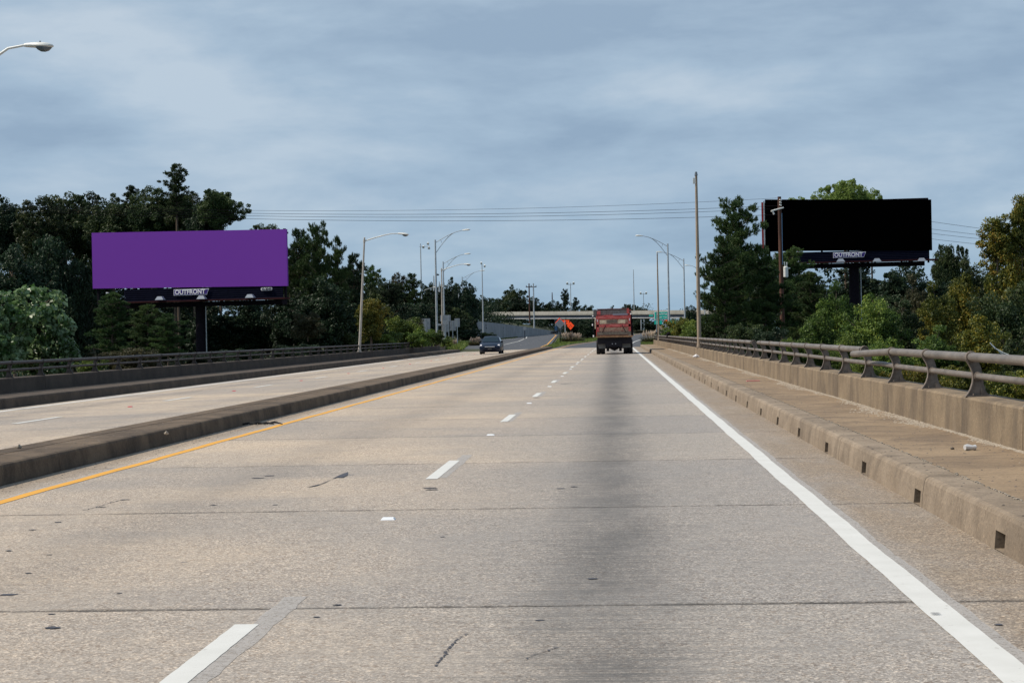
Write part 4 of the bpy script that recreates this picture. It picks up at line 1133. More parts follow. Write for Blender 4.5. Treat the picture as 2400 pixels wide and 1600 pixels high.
for pxp in (1308, 1296, 1600):
    xp = atY(pxp, 780, YO).x
    for dy_ in (1.5, 5.5, 9.5):
        obj('pier_column', MB().tube([(xp, dy_ + osk(xp), .5), (xp, dy_ + osk(xp), ozt(xp) - 3.0)], .42, 10), MAT['girder'], ov)
    obj('pier_cap', MB().box(xp - .6, xp + .6, .5 + osk(xp), 10.6 + osk(xp), ozt(xp) - 3.0, ozt(xp) - 2.3), MAT['girder'], ov)
# small twin posts beyond the overpass
for k, pxp in enumerate((1503, 1510)):
    a = atY(pxp, 748, 540)
t = thing('sign_gantry', 'two pale posts joined by a bar under the right part of the overpass', 'gantry', (atY(1503, 772, 565).x, 565, 1.4))
H = atY(1503, 748, 565).z - 1.4; w = atY(1510, 748, 565).x - atY(1503, 748, 565).x
for dx_ in (0, w): obj('post', MB().tube([(dx_, 0, 0), (dx_, 0, H)], .17, 8), MAT['galv'], t)
obj('crossbar', MB().box(0, w + 1.5, -.1, .1, H - 1.3, H - 1.05), MAT['galv'], t)
# retaining wall on the left
ret = thing('retaining_wall', 'long grey retaining wall tapering away below the overpass', 'wall', (0, 0, 0))
RT = [(1090, 750, 300), (1170, 757.5, 355), (1250, 768.5, 430), (1312, 777.5, 518)]
tops = [atY(*q) for q in RT]
def wtop(Y):
    for a, b in zip(tops, tops[1:]):
        if Y <= b.y:
            f = (Y - a.y) / (b.y - a.y); return a.x + (b.x - a.x) * f, a.z + (b.z - a.z) * f
    return tops[-1].x, tops[-1].z
Yw = [300 + 6.05 * i for i in range(37)]
for a, b in zip(Yw, Yw[1:]):
    (x0, z0), (x1, z1) = wtop(a + .03), wtop(b - .03)
    g0, g1 = zroad(a) - .6, zroad(b) - .6
    vs = [(x0, a + .03, g0), (x1, b - .03, g1), (x1, b - .03, z1), (x0, a + .03, z0)]
    vs += [(x - .4, y_, z) for x, y_, z in vs]
    obj('wall_panel', MB().add(vs, [(0, 1, 2, 3), (7, 6, 5, 4), (0, 4, 5, 1), (1, 5, 6, 2), (2, 6, 7, 3), (3, 7, 4, 0)]), MAT['retain'], ret)
# guard rail near the overpass
gr = thing('guard_rail', 'dark guard rail along the road below the overpass', 'guard rail', (0, 0, 0))
ga, gb = atY(1237, 783.5, 430), atY(1308, 781.5, 505)
zA, zB = zroad(430), zroad(505)
obj('beam', MB().loft([[(ga.x, ga.y, zA + .35), (ga.x + .12, ga.y, zA + .5), (ga.x, ga.y, zA + .8), (ga.x - .1, ga.y, zA + .5)], [(gb.x, gb.y, zB + .35), (gb.x + .12, gb.y, zB + .5), (gb.x, gb.y, zB + .8), (gb.x - .1, gb.y, zB + .5)]]), MAT['steel_dark'], gr)
for k in range(20):
    q = ga.lerp(gb, k / 19); obj('post', MB().box(q.x - .2, q.x - .05, q.y - .08, q.y + .08, zroad(q.y) - .1, zroad(q.y) + .75), MAT['steel_dark'], gr)

exec_foliage = True
# ------------------------------------------------------------------ foliage meshes
def leaves(centers, radii, per, size, m, name, seed, flat=0.75, elong=1.6, shell=0.55, upbias=0.25):
    r = np.random.default_rng(seed)
    K = len(centers); n = K * per
    c = np.repeat(centers, per, 0); R = np.repeat(radii, per)
    d = r.normal(size=(n, 3)); d /= np.linalg.norm(d, axis=1)[:, None]
    rad = R * (shell + (1.08 - shell) * r.random(n) ** 0.6)
    pos = c + d * rad[:, None] * np.array([1, 1, flat])
    nrm = d * 0.8 + r.normal(size=(n, 3)) * 0.75 + np.array([0, 0, upbias]); nrm /= np.linalg.norm(nrm, axis=1)[:, None]
    t = np.cross(nrm, r.normal(size=(n, 3))); t /= np.linalg.norm(t, axis=1)[:, None]
    b = np.cross(nrm, t)
    s = size * (0.55 + 0.9 * r.random(n))[:, None]
    V = np.stack([pos - t * s * elong * .5, pos + b * s * .42 + nrm * s * .12, pos + t * s * elong * .5, pos - b * s * .42 + nrm * s * .12], 1).reshape(-1, 3)
    F = np.arange(4 * n).reshape(-1, 4)
    return np_mesh(name, V, F, m)
def clumps_round(K, w, h, seed, rmin, rmax, bottom=0.0, irregular=0.25, lean=0.0):
    """clump centres for a broad crown of width w, height h, base at z=0"""
    r = np.random.default_rng(seed); out = []; rad = []
    lob = [(r.uniform(0, 2 * PI), r.uniform(-.6, 1), r.uniform(.7, 1.15)) for _ in range(6)]
    while len(out) < K:
        d = r.normal(size=3); d /= np.linalg.norm(d)
        k = 1.0 - irregular * .5 + irregular * math.sin(3 * math.atan2(d[1], d[0]) + seed) * (1 - abs(d[2])) + irregular * .8 * math.sin(4.3 * d[2] + 2 * math.atan2(d[1], d[0]) + seed * 1.7)
        rr = r.random() ** 0.33 * k
        rr = max(rr, .25)
        q = d * rr
        z = (q[2] * .5 + .5)
        if z < bottom: continue
        if r.random() < .16 and z > .3:
            q = q / np.linalg.norm(q) * k * r.uniform(.96, 1.07); z = q[2] * .5 + .5
            out.append((q[0] * (w / 2), q[1] * (w / 2), z * h)); rad.append(rmin * r.uniform(.7, 1.2)); continue
        out.append((q[0] * (w / 2) * (0.95 if z < .35 else 1), q[1] * (w / 2), z * h)); rad.append(r.uniform(rmin, rmax) * (0.8 if rr > .85 else 1))
    return np.array(out), np.array(rad)
def pine_mesh(name, W_, H_, seed, m, ntuft, needles, nl, bare=0.12):
    r = np.random.default_rng(seed); cs = []; ax = []
    limbs = []
    nb = 44
    for i in range(nb):
        f = bare + (1 - bare) * (i + r.random()) / nb; z = f * H_
        az = i * 2.4 + r.uniform(-.4, .4)
        L = W_ / 2 * ((1 - ((f - .38) / .64) ** 2) ** .75 if f > .38 else .8 + .2 * f / .38) * r.uniform(.6, 1.2); L = max(L, .35)
        dirv = np.array([math.cos(az), math.sin(az), r.uniform(.0, .5)])
        limbs.append((np.array([0, 0, z * .96]), np.array([0, 0, z * .96]) + dirv * L * .9))
        kc = max(2, int(round(L * 2.0)))
        for j in range(kc):
            g = (j + r.uniform(.3, 1.1)) / kc
            cc_ = np.array([0, 0, z]) + dirv * L * min(g, 1.05) + r.normal(size=3) * np.array([.22, .22, .12])
            rc = r.uniform(.30, .55) * (W_ / 6.6) ** .5
            for q_ in range(int(ntuft / (nb * 3.4))):
                d_ = r.normal(size=3); d_ /= np.linalg.norm(d_)
                cs.append(cc_ + d_ * rc * r.random() ** .4 * np.array([1.15, 1.15, .62])); ax.append(dirv * .35 + np.array([0, 0, .8]) + d_ * .7 + r.normal(size=3) * .2)
    cs = np.array(cs); ax = np.array(ax); ax /= np.linalg.norm(ax, axis=1)[:, None]
    K = len(cs); n = K * needles
    c = np.repeat(cs, needles, 0); a = np.repeat(ax, needles, 0)
    d = r.normal(size=(n, 3)); d /= np.linalg.norm(d, axis=1)[:, None]
    d = d + a * .75; d /= np.linalg.norm(d, axis=1)[:, None]
    L = nl * (.7 + .6 * r.random(n))[:, None]
    sd = np.cross(d, r.normal(size=(n, 3))); sd /= np.linalg.norm(sd, axis=1)[:, None]
    wdt = L * .2
    st = c + a * (r.random(n)[:, None] - .5) * nl * 1.1
    V = np.stack([st - sd * wdt * .6, st + sd * wdt * .6, st + d * L], 1).reshape(-1, 3)
    return np_mesh(name, V, np.arange(3 * n).reshape(-1, 3), m), limbs
def limb_mesh(name, H, r0, ends, seed, lean=0.0, base_frac=0.25):
    rr = random.Random(seed); mb = MB()
    top = Vector((lean, 0, H))
    tp = [Vector((math.sin(f * 3 + seed) * .12 * f, math.cos(f * 2.5 + seed) * .1 * f, H * f)) for f in (0, .2, .4, .6, .8, 1)]
    mb.tube(tp, [r0, r0 * .85, r0 * .7, r0 * .5, r0 * .32, r0 * .1], 8)
    for e in ends:
        e = Vector(e); zb = max(H * .18, min(H * .85, e.z - (Vector((e.x, e.y, 0)).length) * .75)); s = Vector((0, 0, zb))
        mid = s.lerp(e, .5) + Vector((rr.uniform(-.2, .2), rr.uniform(-.2, .2), rr.uniform(0, .35)))
        f = 1 - zb / H
        mb.tube([s, mid, e], [r0 * .38 * f + .02, r0 * .22 * f + .015, .012], 5, cap=False)
    return mb.mesh(name, MAT['bark'], True)

KIND = {}
def reg(name, crown, trunk, w, h, leafm):
    KIND[name] = (crown, trunk, w, h, leafm)
for nm, seed, w, h, K, per, size, rm in (('oakA', 11, 9, 9.5, 420, 100, .165, (.34, 1.0)), ('oakB', 12, 8, 11, 420, 100, .165, (.32, 1.0)), ('oakC', 13, 7, 8, 320, 95, .16, (.30, .9)), ('oakD', 15, 10, 8, 420, 105, .17, (.4, 1.15))):
    cc, rr_ = clumps_round(K, w * .86, h * .9, seed, *rm, irregular=.34)
    cr = leaves(cc, rr_, per, size, L_OAK, 'crown', seed)
    ends = [cc[i] for i in range(0, K, 8)]
    reg(nm, cr, limb_mesh('trunk', h * .86, .22, ends, seed), w, h, L_OAK)
for nm, seed, w, h, K, per, size, rm in (('shrubA', 21, 4.2, 3.6, 75, 150, .105, (.32, .7)), ('shrubB', 22, 5, 4.5, 90, 150, .11, (.35, .75)), ('saplingA', 23, 3.4, 6, 80, 140, .12, (.3, .62))):
    cc, rr_ = clumps_round(K, w * .86, h * .92, seed, *rm, irregular=.35)
    cr = leaves(cc, rr_, per, size, L_MID, 'crown', seed, shell=.3)
    reg(nm, cr, limb_mesh('stems', h * .85, .07, [cc[i] for i in range(0, K, 3)], seed), w, h, L_MID)
cc, rr_ = clumps_round(110, 3.4, 3.9, 31, .30, .55, irregular=.25)
reg('bigleaf', leaves(cc, rr_, 46, .20, L_BIG, 'crown', 31, shell=.35, elong=1.25, upbias=.6), limb_mesh('trunk', 3.5, .10, [cc[i] for i in range(0, 110, 3)], 31), 3.9, 4.3, L_BIG)
cc, rr_ = clumps_round(150, 6.4, 6.6, 33, .45, .95, irregular=.3)
reg('leafyA', leaves(cc, rr_, 135, .15, L_MID, 'crown', 33, shell=.3, elong=1.4), limb_mesh('trunk', 6, .12, [cc[i] for i in range(0, 150, 3)], 33), 7.2, 7.4, L_MID)
cc, rr_ = clumps_round(150, 5.6, 8.4, 35, .45, .95, irregular=.38)
reg('leafyB', leaves(cc, rr_, 135, .15, L_MID, 'crown', 35, shell=.3, elong=1.4), limb_mesh('trunk', 7.6, .12, [cc[i] for i in range(0, 150, 3)], 35), 6.4, 9.2, L_MID)
for nm, seed, w, h, nt_, nd, nl in (('pineA', 41, 6.6, 11, 2300, 26, .22), ('pineB', 42, 5.0, 9.5, 2300, 26, .20), ('pineC', 43, 8.4, 12, 2600, 28, .23)):
    me, limbs = pine_mesh('crown', w, h, seed, L_PINE, nt_, nd, nl)
    mb = MB().tube([(0, 0, 0), (.05, .03, h * .3), (-.04, .04, h * .6), (0, 0, h * .97)], [.17, .13, .09, .02], 8)
    for a, b in limbs:
        mb.tube([a, (Vector(a) + Vector(b)) / 2 + Vector((0, 0, -.06)), b], [.05, .035, .012], 5, cap=False)
    reg(nm, me, mb.mesh('trunk', MAT['bark'], True), w, h, L_PINE)

def gz(x, y):
    return terrain(x, y) if not (-19 < x < 5 and y < 188) else -7
tcount = {}
def tree(kind, px, ytop, wpx, Y, label, mat=None, ybot=None, group=None, name=None, cat='tree', rot=None, squash=None):
    crown, trunk, w0, h0, lm = KIND[kind]
    p = atY(px, ytop, Y); W_ = wpx * Y / FPX
    zg = gz(p.x, Y)
    zb = atY(px, ybot, Y).z if ybot else None
    s = W_ / w0
    Hc = (p.z - zb) if zb is not None else h0 * s * (squash or 1.0)
    Hc = min(Hc, p.z - zg - .2)
    sz = Hc / (h0 * 1.0)
    nm = name or {'o': 'oak_tree', 'p': 'pine_tree', 's': 'shrub', 'b': 'broadleaf_tree', 'l': 'leafy_tree'}[kind[0]]
    t = thing(nm, label, cat, (p.x, Y, zg), group, random.uniform(0, 6.28) if rot is None else rot)
    zc = p.z - Hc - zg
    c = link('crown', crown, t, (0, 0, zc)); c.scale = (s, s, sz)
    m = mat or lm
    c.material_slots[0].link = 'OBJECT'; c.material_slots[0].material = m
    k = link('trunk' if cat == 'tree' else 'stems', trunk, t, (0, 0, max(0, zc) if kind[0] != 's' else zc)); k.scale = (s, s, sz)
    if kind[0] != 's' and zc > .3:
        r0 = {'p': .17}.get(kind[0], .2) * s
        obj('lower_trunk', MB().tube([(0, 0, -.2), (0, 0, zc + .02)], [r0 * 1.35, r0], 8), MAT['bark'], t)
    return t

G1 = 'trees behind the purple billboard'
for k, a in enumerate([
    ('oakA', 20, 452, 170, 165, 'dark tree at the far left edge of the wood skyline', L_DARK),
    ('oakB', 92, 452, 150, 160, 'dark tree second from the left in the wood skyline', L_OAK),
    ('oakC', 150, 436, 150, 165, 'bushy-topped tree of the left wood above the broad-leaved bush', L_OAK),
    ('oakB', 208, 441, 150, 168, 'broad dark tree above the left edge of the purple billboard', L_DARK),
    ('oakA', 262, 451, 160, 160, 'olive-tinged tree above the left third of the purple billboard', L_OAK),
    ('pineB', 308, 437, 70, 163, 'narrow spire-topped tree above the purple billboard', L_DARK),
    ('oakB', 352, 428, 120, 158, 'tree left of the tallest peak over the purple billboard', L_OAK),
    ('pineB', 412, 386, 74, 154, 'tallest airy tree peak over the middle of the purple billboard', L_OAK),
    ('oakA', 405, 436, 130, 158, 'full tree below the tall airy peak over the purple billboard', L_OAK),
    ('oakB', 450, 444, 90, 160, 'tree between the tall peak and the round green tree', L_OAK),
    ('oakD', 512, 437, 128, 150, 'round green tree above the right part of the purple billboard', L_PINE),
    ('oakC', 476, 470, 100, 152, 'dense tree low over the purple billboard, under the round green one', L_DARK),
    ('oakC', 620, 514, 90, 160, 'small sparse tree top over the purple billboard right corner', L_OAK),
]):
    tree(a[0], a[1], a[2], a[3], a[4], a[5], a[6], group=G1, cat='tree')
G2 = 'dark wood left of the road'
for k, a in enumerate([
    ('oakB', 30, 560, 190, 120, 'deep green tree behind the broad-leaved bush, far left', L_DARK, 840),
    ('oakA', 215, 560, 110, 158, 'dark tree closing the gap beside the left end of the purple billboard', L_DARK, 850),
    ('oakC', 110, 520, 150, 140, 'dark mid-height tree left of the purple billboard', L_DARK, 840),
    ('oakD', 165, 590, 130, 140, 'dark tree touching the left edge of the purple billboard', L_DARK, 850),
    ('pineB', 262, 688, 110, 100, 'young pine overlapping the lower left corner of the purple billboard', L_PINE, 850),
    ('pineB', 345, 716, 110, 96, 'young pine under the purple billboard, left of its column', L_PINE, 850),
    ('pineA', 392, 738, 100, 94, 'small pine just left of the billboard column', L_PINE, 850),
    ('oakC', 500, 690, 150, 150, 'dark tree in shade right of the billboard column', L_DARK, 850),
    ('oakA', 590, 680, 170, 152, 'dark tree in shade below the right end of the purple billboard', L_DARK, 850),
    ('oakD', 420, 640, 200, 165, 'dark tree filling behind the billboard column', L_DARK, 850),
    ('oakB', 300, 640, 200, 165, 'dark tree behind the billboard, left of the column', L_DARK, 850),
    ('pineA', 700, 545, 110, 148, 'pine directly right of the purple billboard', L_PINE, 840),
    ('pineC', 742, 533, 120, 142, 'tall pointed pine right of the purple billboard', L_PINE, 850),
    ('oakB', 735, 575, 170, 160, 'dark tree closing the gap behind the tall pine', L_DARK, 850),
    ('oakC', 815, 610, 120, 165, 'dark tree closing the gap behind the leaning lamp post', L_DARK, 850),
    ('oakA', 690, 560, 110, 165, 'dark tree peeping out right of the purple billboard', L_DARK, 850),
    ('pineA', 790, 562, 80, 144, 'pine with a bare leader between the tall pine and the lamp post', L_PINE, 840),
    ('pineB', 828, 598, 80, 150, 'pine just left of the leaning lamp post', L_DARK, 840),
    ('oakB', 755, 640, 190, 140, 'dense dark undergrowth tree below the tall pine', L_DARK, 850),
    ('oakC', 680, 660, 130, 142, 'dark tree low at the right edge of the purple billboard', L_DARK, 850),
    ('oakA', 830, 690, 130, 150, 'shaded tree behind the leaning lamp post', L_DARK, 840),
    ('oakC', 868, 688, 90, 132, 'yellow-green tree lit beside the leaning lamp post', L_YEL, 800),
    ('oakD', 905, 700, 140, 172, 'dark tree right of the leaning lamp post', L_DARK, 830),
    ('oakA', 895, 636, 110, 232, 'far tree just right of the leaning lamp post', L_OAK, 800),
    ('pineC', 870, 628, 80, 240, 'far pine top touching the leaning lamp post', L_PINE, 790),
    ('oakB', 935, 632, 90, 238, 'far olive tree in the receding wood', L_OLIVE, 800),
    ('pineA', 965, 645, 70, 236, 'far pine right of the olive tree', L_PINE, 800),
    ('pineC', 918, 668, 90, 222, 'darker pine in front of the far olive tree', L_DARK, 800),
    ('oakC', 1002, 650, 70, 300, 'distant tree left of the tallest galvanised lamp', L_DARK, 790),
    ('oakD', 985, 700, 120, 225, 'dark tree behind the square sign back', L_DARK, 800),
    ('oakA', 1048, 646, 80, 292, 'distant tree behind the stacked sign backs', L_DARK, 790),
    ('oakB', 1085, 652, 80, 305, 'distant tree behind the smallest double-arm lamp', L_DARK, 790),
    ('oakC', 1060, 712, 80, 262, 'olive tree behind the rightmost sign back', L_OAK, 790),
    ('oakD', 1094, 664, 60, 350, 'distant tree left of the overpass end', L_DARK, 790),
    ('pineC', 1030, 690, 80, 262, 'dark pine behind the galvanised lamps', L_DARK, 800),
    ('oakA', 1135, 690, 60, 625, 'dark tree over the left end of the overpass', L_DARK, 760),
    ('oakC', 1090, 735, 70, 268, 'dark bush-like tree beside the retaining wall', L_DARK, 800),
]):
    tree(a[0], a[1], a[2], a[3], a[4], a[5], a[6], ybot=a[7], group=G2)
G3 = 'trees rising behind the overpass'
for k, a in enumerate([
    ('oakD', 1168, 692, 70, 640, 'dark tree behind the overpass, left of the big dome tree', L_DARK),
    ('oakA', 1203, 664, 74, 640, 'tall dome-shaped tree behind the overpass left of the power pole', L_OAK),
    ('oakC', 1215, 690, 70, 625, 'rounded tree in front of the dome tree behind the overpass', L_DARK),
    ('oakB', 1250, 692, 50, 630, 'dark tree directly behind the power pole', L_DARK),
    ('oakC', 1278, 702, 50, 640, 'low tree behind the overpass right of the power pole', L_DARK),
    ('oakB', 1298, 700, 46, 640, 'tree beside the short pole stub behind the overpass', L_DARK),
    ('pineC', 1324, 681, 34, 640, 'pointed conifer behind the overpass', L_DARK),
    ('pineA', 1349, 699, 34, 650, 'airy pine right of the pointed conifer', L_DARK),
    ('oakC', 1378, 707, 44, 660, 'low tree just left of the dump truck over the overpass', L_DARK),
    ('oakA', 1430, 714, 50, 700, 'sliver of tree above the dump truck left side', L_DARK),
    ('oakD', 1474, 706, 56, 640, 'round tree above the dump truck right side', L_DARK),
    ('oakC', 1496, 712, 34, 640, 'small tree right of the round one behind the overpass', L_DARK),
    ('oakC', 1514, 716, 22, 700, 'tiny tree left of the green sign over the overpass', L_DARK),
    ('oakB', 1618, 712, 40, 420, 'small dark tree top between the lamps and tall pole', L_DARK),
]):
    tree(a[0], a[1], a[2], a[3], a[4], a[5], a[6], ybot=790, group=G3)
for k, a in enumerate([
    ('oakD', 1345, 742, 60, 300, 'dark tree under the overpass behind the orange signs', 800),
    ('oakC', 1375, 744, 46, 296, 'dark tree immediately left of the dump truck', 800),
    ('oakA', 1395, 745, 60, 330, 'dark tree hidden behind the dump truck', 800),
    ('oakC', 1262, 752, 60, 600, 'tree in shade seen under the overpass', 784),
    ('oakA', 1225, 750, 70, 610, 'shaded tree under the left span of the overpass', 776),
    ('oakB', 1495, 748, 40, 570, 'shaded trees seen under the right span', 778),
    ('oakC', 1530, 748, 50, 560, 'shaded tree behind the green sign posts', 780),
    ('shrubB', 1500, 772, 60, 430, 'low grey-green hedge beyond the dump truck', 785),
]):
    tree(a[0], a[1], a[2], a[3], a[4], a[5], L_DARK if k < 7 else L_OLIVE, ybot=a[6] if len(a) > 6 else 800, group='trees under the overpass', cat='tree' if k < 7 else 'bush')
# left side bushes near the parapet
for a in [
    ('bigleaf', 85, 650, 225, 74, 'bright broad-leaved tree spilling up at the left edge', L_BIG, 900, 'tree'),
    ('bigleaf', -15, 660, 200, 71, 'broad-leaved tree cut by the left frame edge', L_BIG, 900, 'tree'),
    ('bigleaf', 125, 745, 130, 73, 'low broad-leaved growth right behind the left railing', L_BIG, 905, 'tree'),
    ('shrubB', 290, 805, 150, 74, 'twiggy olive scrub behind the left railing', L_OLIVE, 880, 'bush'),
    ('shrubA', 345, 812, 90, 80, 'thin olive scrub behind the left railing nearer the column', L_OLIVE, 880, 'bush'),
    ('shrubA', 215, 838, 90, 68, 'low scrub between broad-leaved tree and olive bushes', L_MID, 890, 'bush'),
    ('shrubA', 720, 728, 90, 134, 'silvery shrub in shade below the tall pine', L_OLIVE, 800, 'bush'),
    ('shrubB', 690, 800, 120, 118, 'low shrub behind the left railing below the pines', L_DARK, 850, 'bush'),
    ('shrubA', 560, 815, 130, 112, 'low dark shrub behind the left railing right of the column', L_DARK, 860, 'bush'),
    ('shrubB', 470, 820, 130, 104, 'low dark shrub behind the left railing at the billboard column', L_DARK, 860, 'bush'),
    ('shrubB', 800, 770, 110, 142, 'olive shrub left of the leaning lamp foot', L_OAK, 840, 'bush'),
    ('shrubB', 905, 770, 95, 150, 'sunlit bush right of the leaning lamp foot', L_MID, 825, 'bush'),
    ('shrubB', 945, 728, 110, 158, 'tall sunlit bush mound left of the square sign back', L_MID, 820, 'bush'),
    ('shrubA', 985, 768, 80, 156, 'sunlit bush below the square sign back', L_MID, 815, 'bush'),
    ('shrubA', 970, 742, 60, 168, 'brownish bush touching the square sign back', L_OLIVE, 800, 'bush'),
    ('shrubA', 1022, 772, 64, 165, 'green bush at the foot of the tall galvanised lamp', L_MID, 812, 'bush'),
    ('shrubA', 1046, 788, 44, 176, 'small bush spilling over the end of the left railing', L_MID, 815, 'bush'),
    ('shrubB', 1098, 765, 60, 262, 'dark bush in front of the retaining wall', L_DARK, 800, 'bush'),
    ('shrubB', 1140, 776, 50, 268, 'dark bush behind the blue car', L_DARK, 795, 'bush'),
]:
    tree(a[0], a[1], a[2], a[3], a[4], a[5], a[6], ybot=a[7], name='broadleaf_tree' if a[0] == 'bigleaf' else 'shrub', cat=a[8], group='bushes behind the left railing')
# right side
for a in [
    ('pineC', 1725, 474, 170, 112, 'tall irregular pine left of the black billboard', L_PINE, 800),
    ('pineA', 1695, 560, 130, 108, 'lower pine mass on the left flank of the tall pine', L_PINE, 820),
    ('pineA', 1790, 610, 130, 114, 'pine behind the utility pole under the black billboard', L_PINE, 820),
    ('pineC', 1850, 590, 150, 128, 'pine under the left half of the black billboard', L_PINE, 820),
    ('pineB', 1900, 640, 110, 118, 'pine behind the billboard column, left side', L_PINE, 820),
    ('oakD', 1760, 560, 160, 135, 'dark tree closing the gap behind the tall irregular pine', L_OAK, 820),
    ('oakA', 1880, 610, 160, 160, 'dark tree under the black billboard left of its column', L_OAK, 820),
    ('oakB', 1745, 640, 150, 122, 'dark tree behind the pines on the right', L_DARK, 820),
    ('oakD', 1978, 412, 165, 172, 'pale yellow-green tree rising above the black billboard', L_PALE, 560),
    ('oakC', 1868, 455, 60, 174, 'small pale sprig of foliage above the billboard left part', L_PALE, 520),
    ('oakC', 2040, 430, 70, 176, 'thin pale tree flank above the billboard', L_PALE, 560),
    ('oakB', 2010, 600, 200, 172, 'dark tree behind the column of the black billboard', L_DARK, 820),
    ('oakA', 2110, 600, 160, 165, 'dark tree beneath the right end of the black billboard', L_DARK, 820),
    ('oakD', 2225, 556, 100, 180, 'flat-topped tree just right of the black billboard', L_OAK, 740),
    ('oakC', 2190, 640, 130, 150, 'dark tree beneath the flat-topped one', L_DARK, 820),
    ('leafyA', 2300, 580, 170, 92, 'olive-brown tree on the right slope', L_OAK, 860),
    ('leafyB', 2380, 480, 150, 82, 'tall autumn-tinted tree at the right frame edge', L_YEL, 860),
    ('saplingA', 2335, 478, 95, 80, 'orange-tipped branch group reaching left near the right edge', L_AUT, 640),
    ('saplingA', 2392, 415, 70, 80, 'topmost orange-leaved tips at the right frame edge', L_AUT, 640),
    ('leafyA', 2250, 620, 130, 84, 'yellow-flecked tree at the middle of the right slope', L_YEL, 860),
    ('leafyB', 2195, 655, 120, 78, 'orange-touched tree leaning over the right railing', L_YEL, 880),
    ('leafyA', 2350, 640, 190, 70, 'dense green tree behind the near right railing', L_OAK, 900),
    ('leafyB', 2110, 700, 130, 76, 'grey-green tree right of the billboard column', L_OAK, 880),
    ('leafyA', 2050, 668, 150, 74, 'bright leafy tree in front of the billboard column', L_MID, 880),
    ('leafyB', 1960, 655, 110, 78, 'bright slender leafy tree left of the billboard column', L_MID, 880),
    ('leafyA', 1915, 712, 110, 76, 'bright leafy tree right of the utility pole', L_MID, 880),
    ('leafyA', 2300, 720, 160, 62, 'yellow-green tree low behind the near railing', L_YEL, 920),
    ('leafyB', 2190, 760, 150, 62, 'mid green tree low behind the broken railing', L_MID, 920),
    ('leafyA', 2070, 780, 140, 62, 'green tree low behind the railing gap', L_MID, 920),
    ('leafyB', 2395, 760, 130, 52, 'green tree low at the right frame edge', L_OAK, 960),
    ('leafyA', 1985, 770, 110, 68, 'green tree low behind the railing, right of the utility pole', L_MID, 900),
    ('leafyB', 2140, 640, 90, 95, 'tan-topped tree beneath the right end of the billboard', L_OLIVE, 860),
    ('leafyB', 2080, 690, 120, 100, 'olive tree filling beside the billboard column', L_OAK, 860),
]:
    tree(a[0], a[1], a[2], a[3], a[4], a[5], a[6], ybot=a[7], name={'o': 'broadleaf_tree', 'p': 'pine_tree', 'l': 'leafy_tree', 's': 'leafy_tree'}[a[0][0]], group='trees beyond the right parapet')
for a in [
    ('shrubB', 1690, 720, 120, 116, 'mixed green shrub right of the tall tan pole', L_OAK, 830),
    ('shrubB', 1635, 738, 90, 150, 'yellow-green shrub behind the tall tan pole', L_MID, 820),
    ('shrubA', 1600, 745, 60, 172, 'green shrub right of the green sign', L_YEL, 800),
    ('shrubB', 1625, 765, 80, 152, 'shrub low behind the far right railing', L_MID, 810),
    ('shrubA', 1570, 765, 56, 200, 'low shrub at the foot of the green sign', L_MID, 800),
    ('shrubB', 1750, 745, 110, 100, 'low shrub between the tall tan pole and utility pole', L_OAK, 840),
    ('shrubB', 1800, 755, 100, 84, 'low dark shrub left of the utility pole', L_DARK, 850),
    ('shrubA', 1720, 770, 90, 105, 'dark low shrub behind the second railing gap', L_OAK, 830),
    ('shrubB', 1860, 780, 90, 74, 'green shrub right of the utility pole foot', L_MID, 860),
    ('shrubB', 1930, 800, 90, 66, 'green shrub low behind the open pipe end', L_MID, 880),
    ('shrubA', 1545, 778, 30, 215, 'small green shrub behind the slim tan pole', L_MID, 798),
    ('shrubB', 2020, 830, 100, 56, 'leafy shrub seen through the broken railing', L_MID, 920),
    ('shrubB', 2130, 840, 120, 50, 'leafy shrub seen under the top pipe', L_YEL, 960),
    ('shrubB', 2250, 840, 140, 46, 'yellow-leaved shrub between the railing pipes', L_YEL, 960),
    ('shrubB', 2370, 850, 140, 40, 'yellow-leaved shrub between the nearest railing pipes', L_YEL, 980),
    ('shrubB', 1585, 735, 60, 215, 'rounded shrub covering the end of the overpass', L_YEL, 800),
]:
    tree(a[0], a[1], a[2], a[3], a[4], a[5], a[6], ybot=a[7], name='shrub', cat='bush', group='bushes behind the right railing')

# bare pale branches poking up by the right railing
mb = MB()
for (a, b) in (((2320, 803), (2332, 816)), ((2332, 816), (2350, 826)), ((2350, 826), (2364, 832)), ((2338, 820), (2352, 832))):
    mb.tube([atY(a[0], a[1], 40), atY(b[0], b[1], 40)], [.012, .018], 5)
tag(obj('dead_branch', mb, MAT['lampshell']), 'pale dead branch sticking up behind the near right railing', 'branch')

# undergrowth masses closing gaps at the ground
def mass(name, label, pts, m, size, seed):
    """pts: (x, y, z, rx, h)"""
    cc = []; rr_ = []; r = np.random.default_rng(seed)
    for (x, y, z, rx, h) in pts:
        for k in range(26):
            d = r.normal(size=3); d /= np.linalg.norm(d); d[2] = abs(d[2])
            q = r.random() ** .4
            cc.append((x + d[0] * rx * q, y + d[1] * rx * .6 * q, z + d[2] * h * q)); rr_.append(r.uniform(.5, 1.0) * .32 * rx)
    me = leaves(np.array(cc), np.array(rr_), 90, size, m, name, seed)
    return tag(link(name, me), label, 'undergrowth', kind='stuff')
mass('undergrowth', 'shaded undergrowth filling the wood floor on the left', [(-x, y, -7, 4.2, 8.0) for x, y in ((30, 95), (37, 105), (28, 118), (36, 122), (44, 128), (26, 140), (33, 150), (41, 150), (24, 165), (30, 172), (50, 140), (56, 150), (38, 168), (46, 168))] + [(-x, y, .2, 3.6, 4.5) for x, y in ((34, 240), (38, 262), (32, 278), (36, 300), (40, 225), (30, 220))], L_DARK, .17, 51)
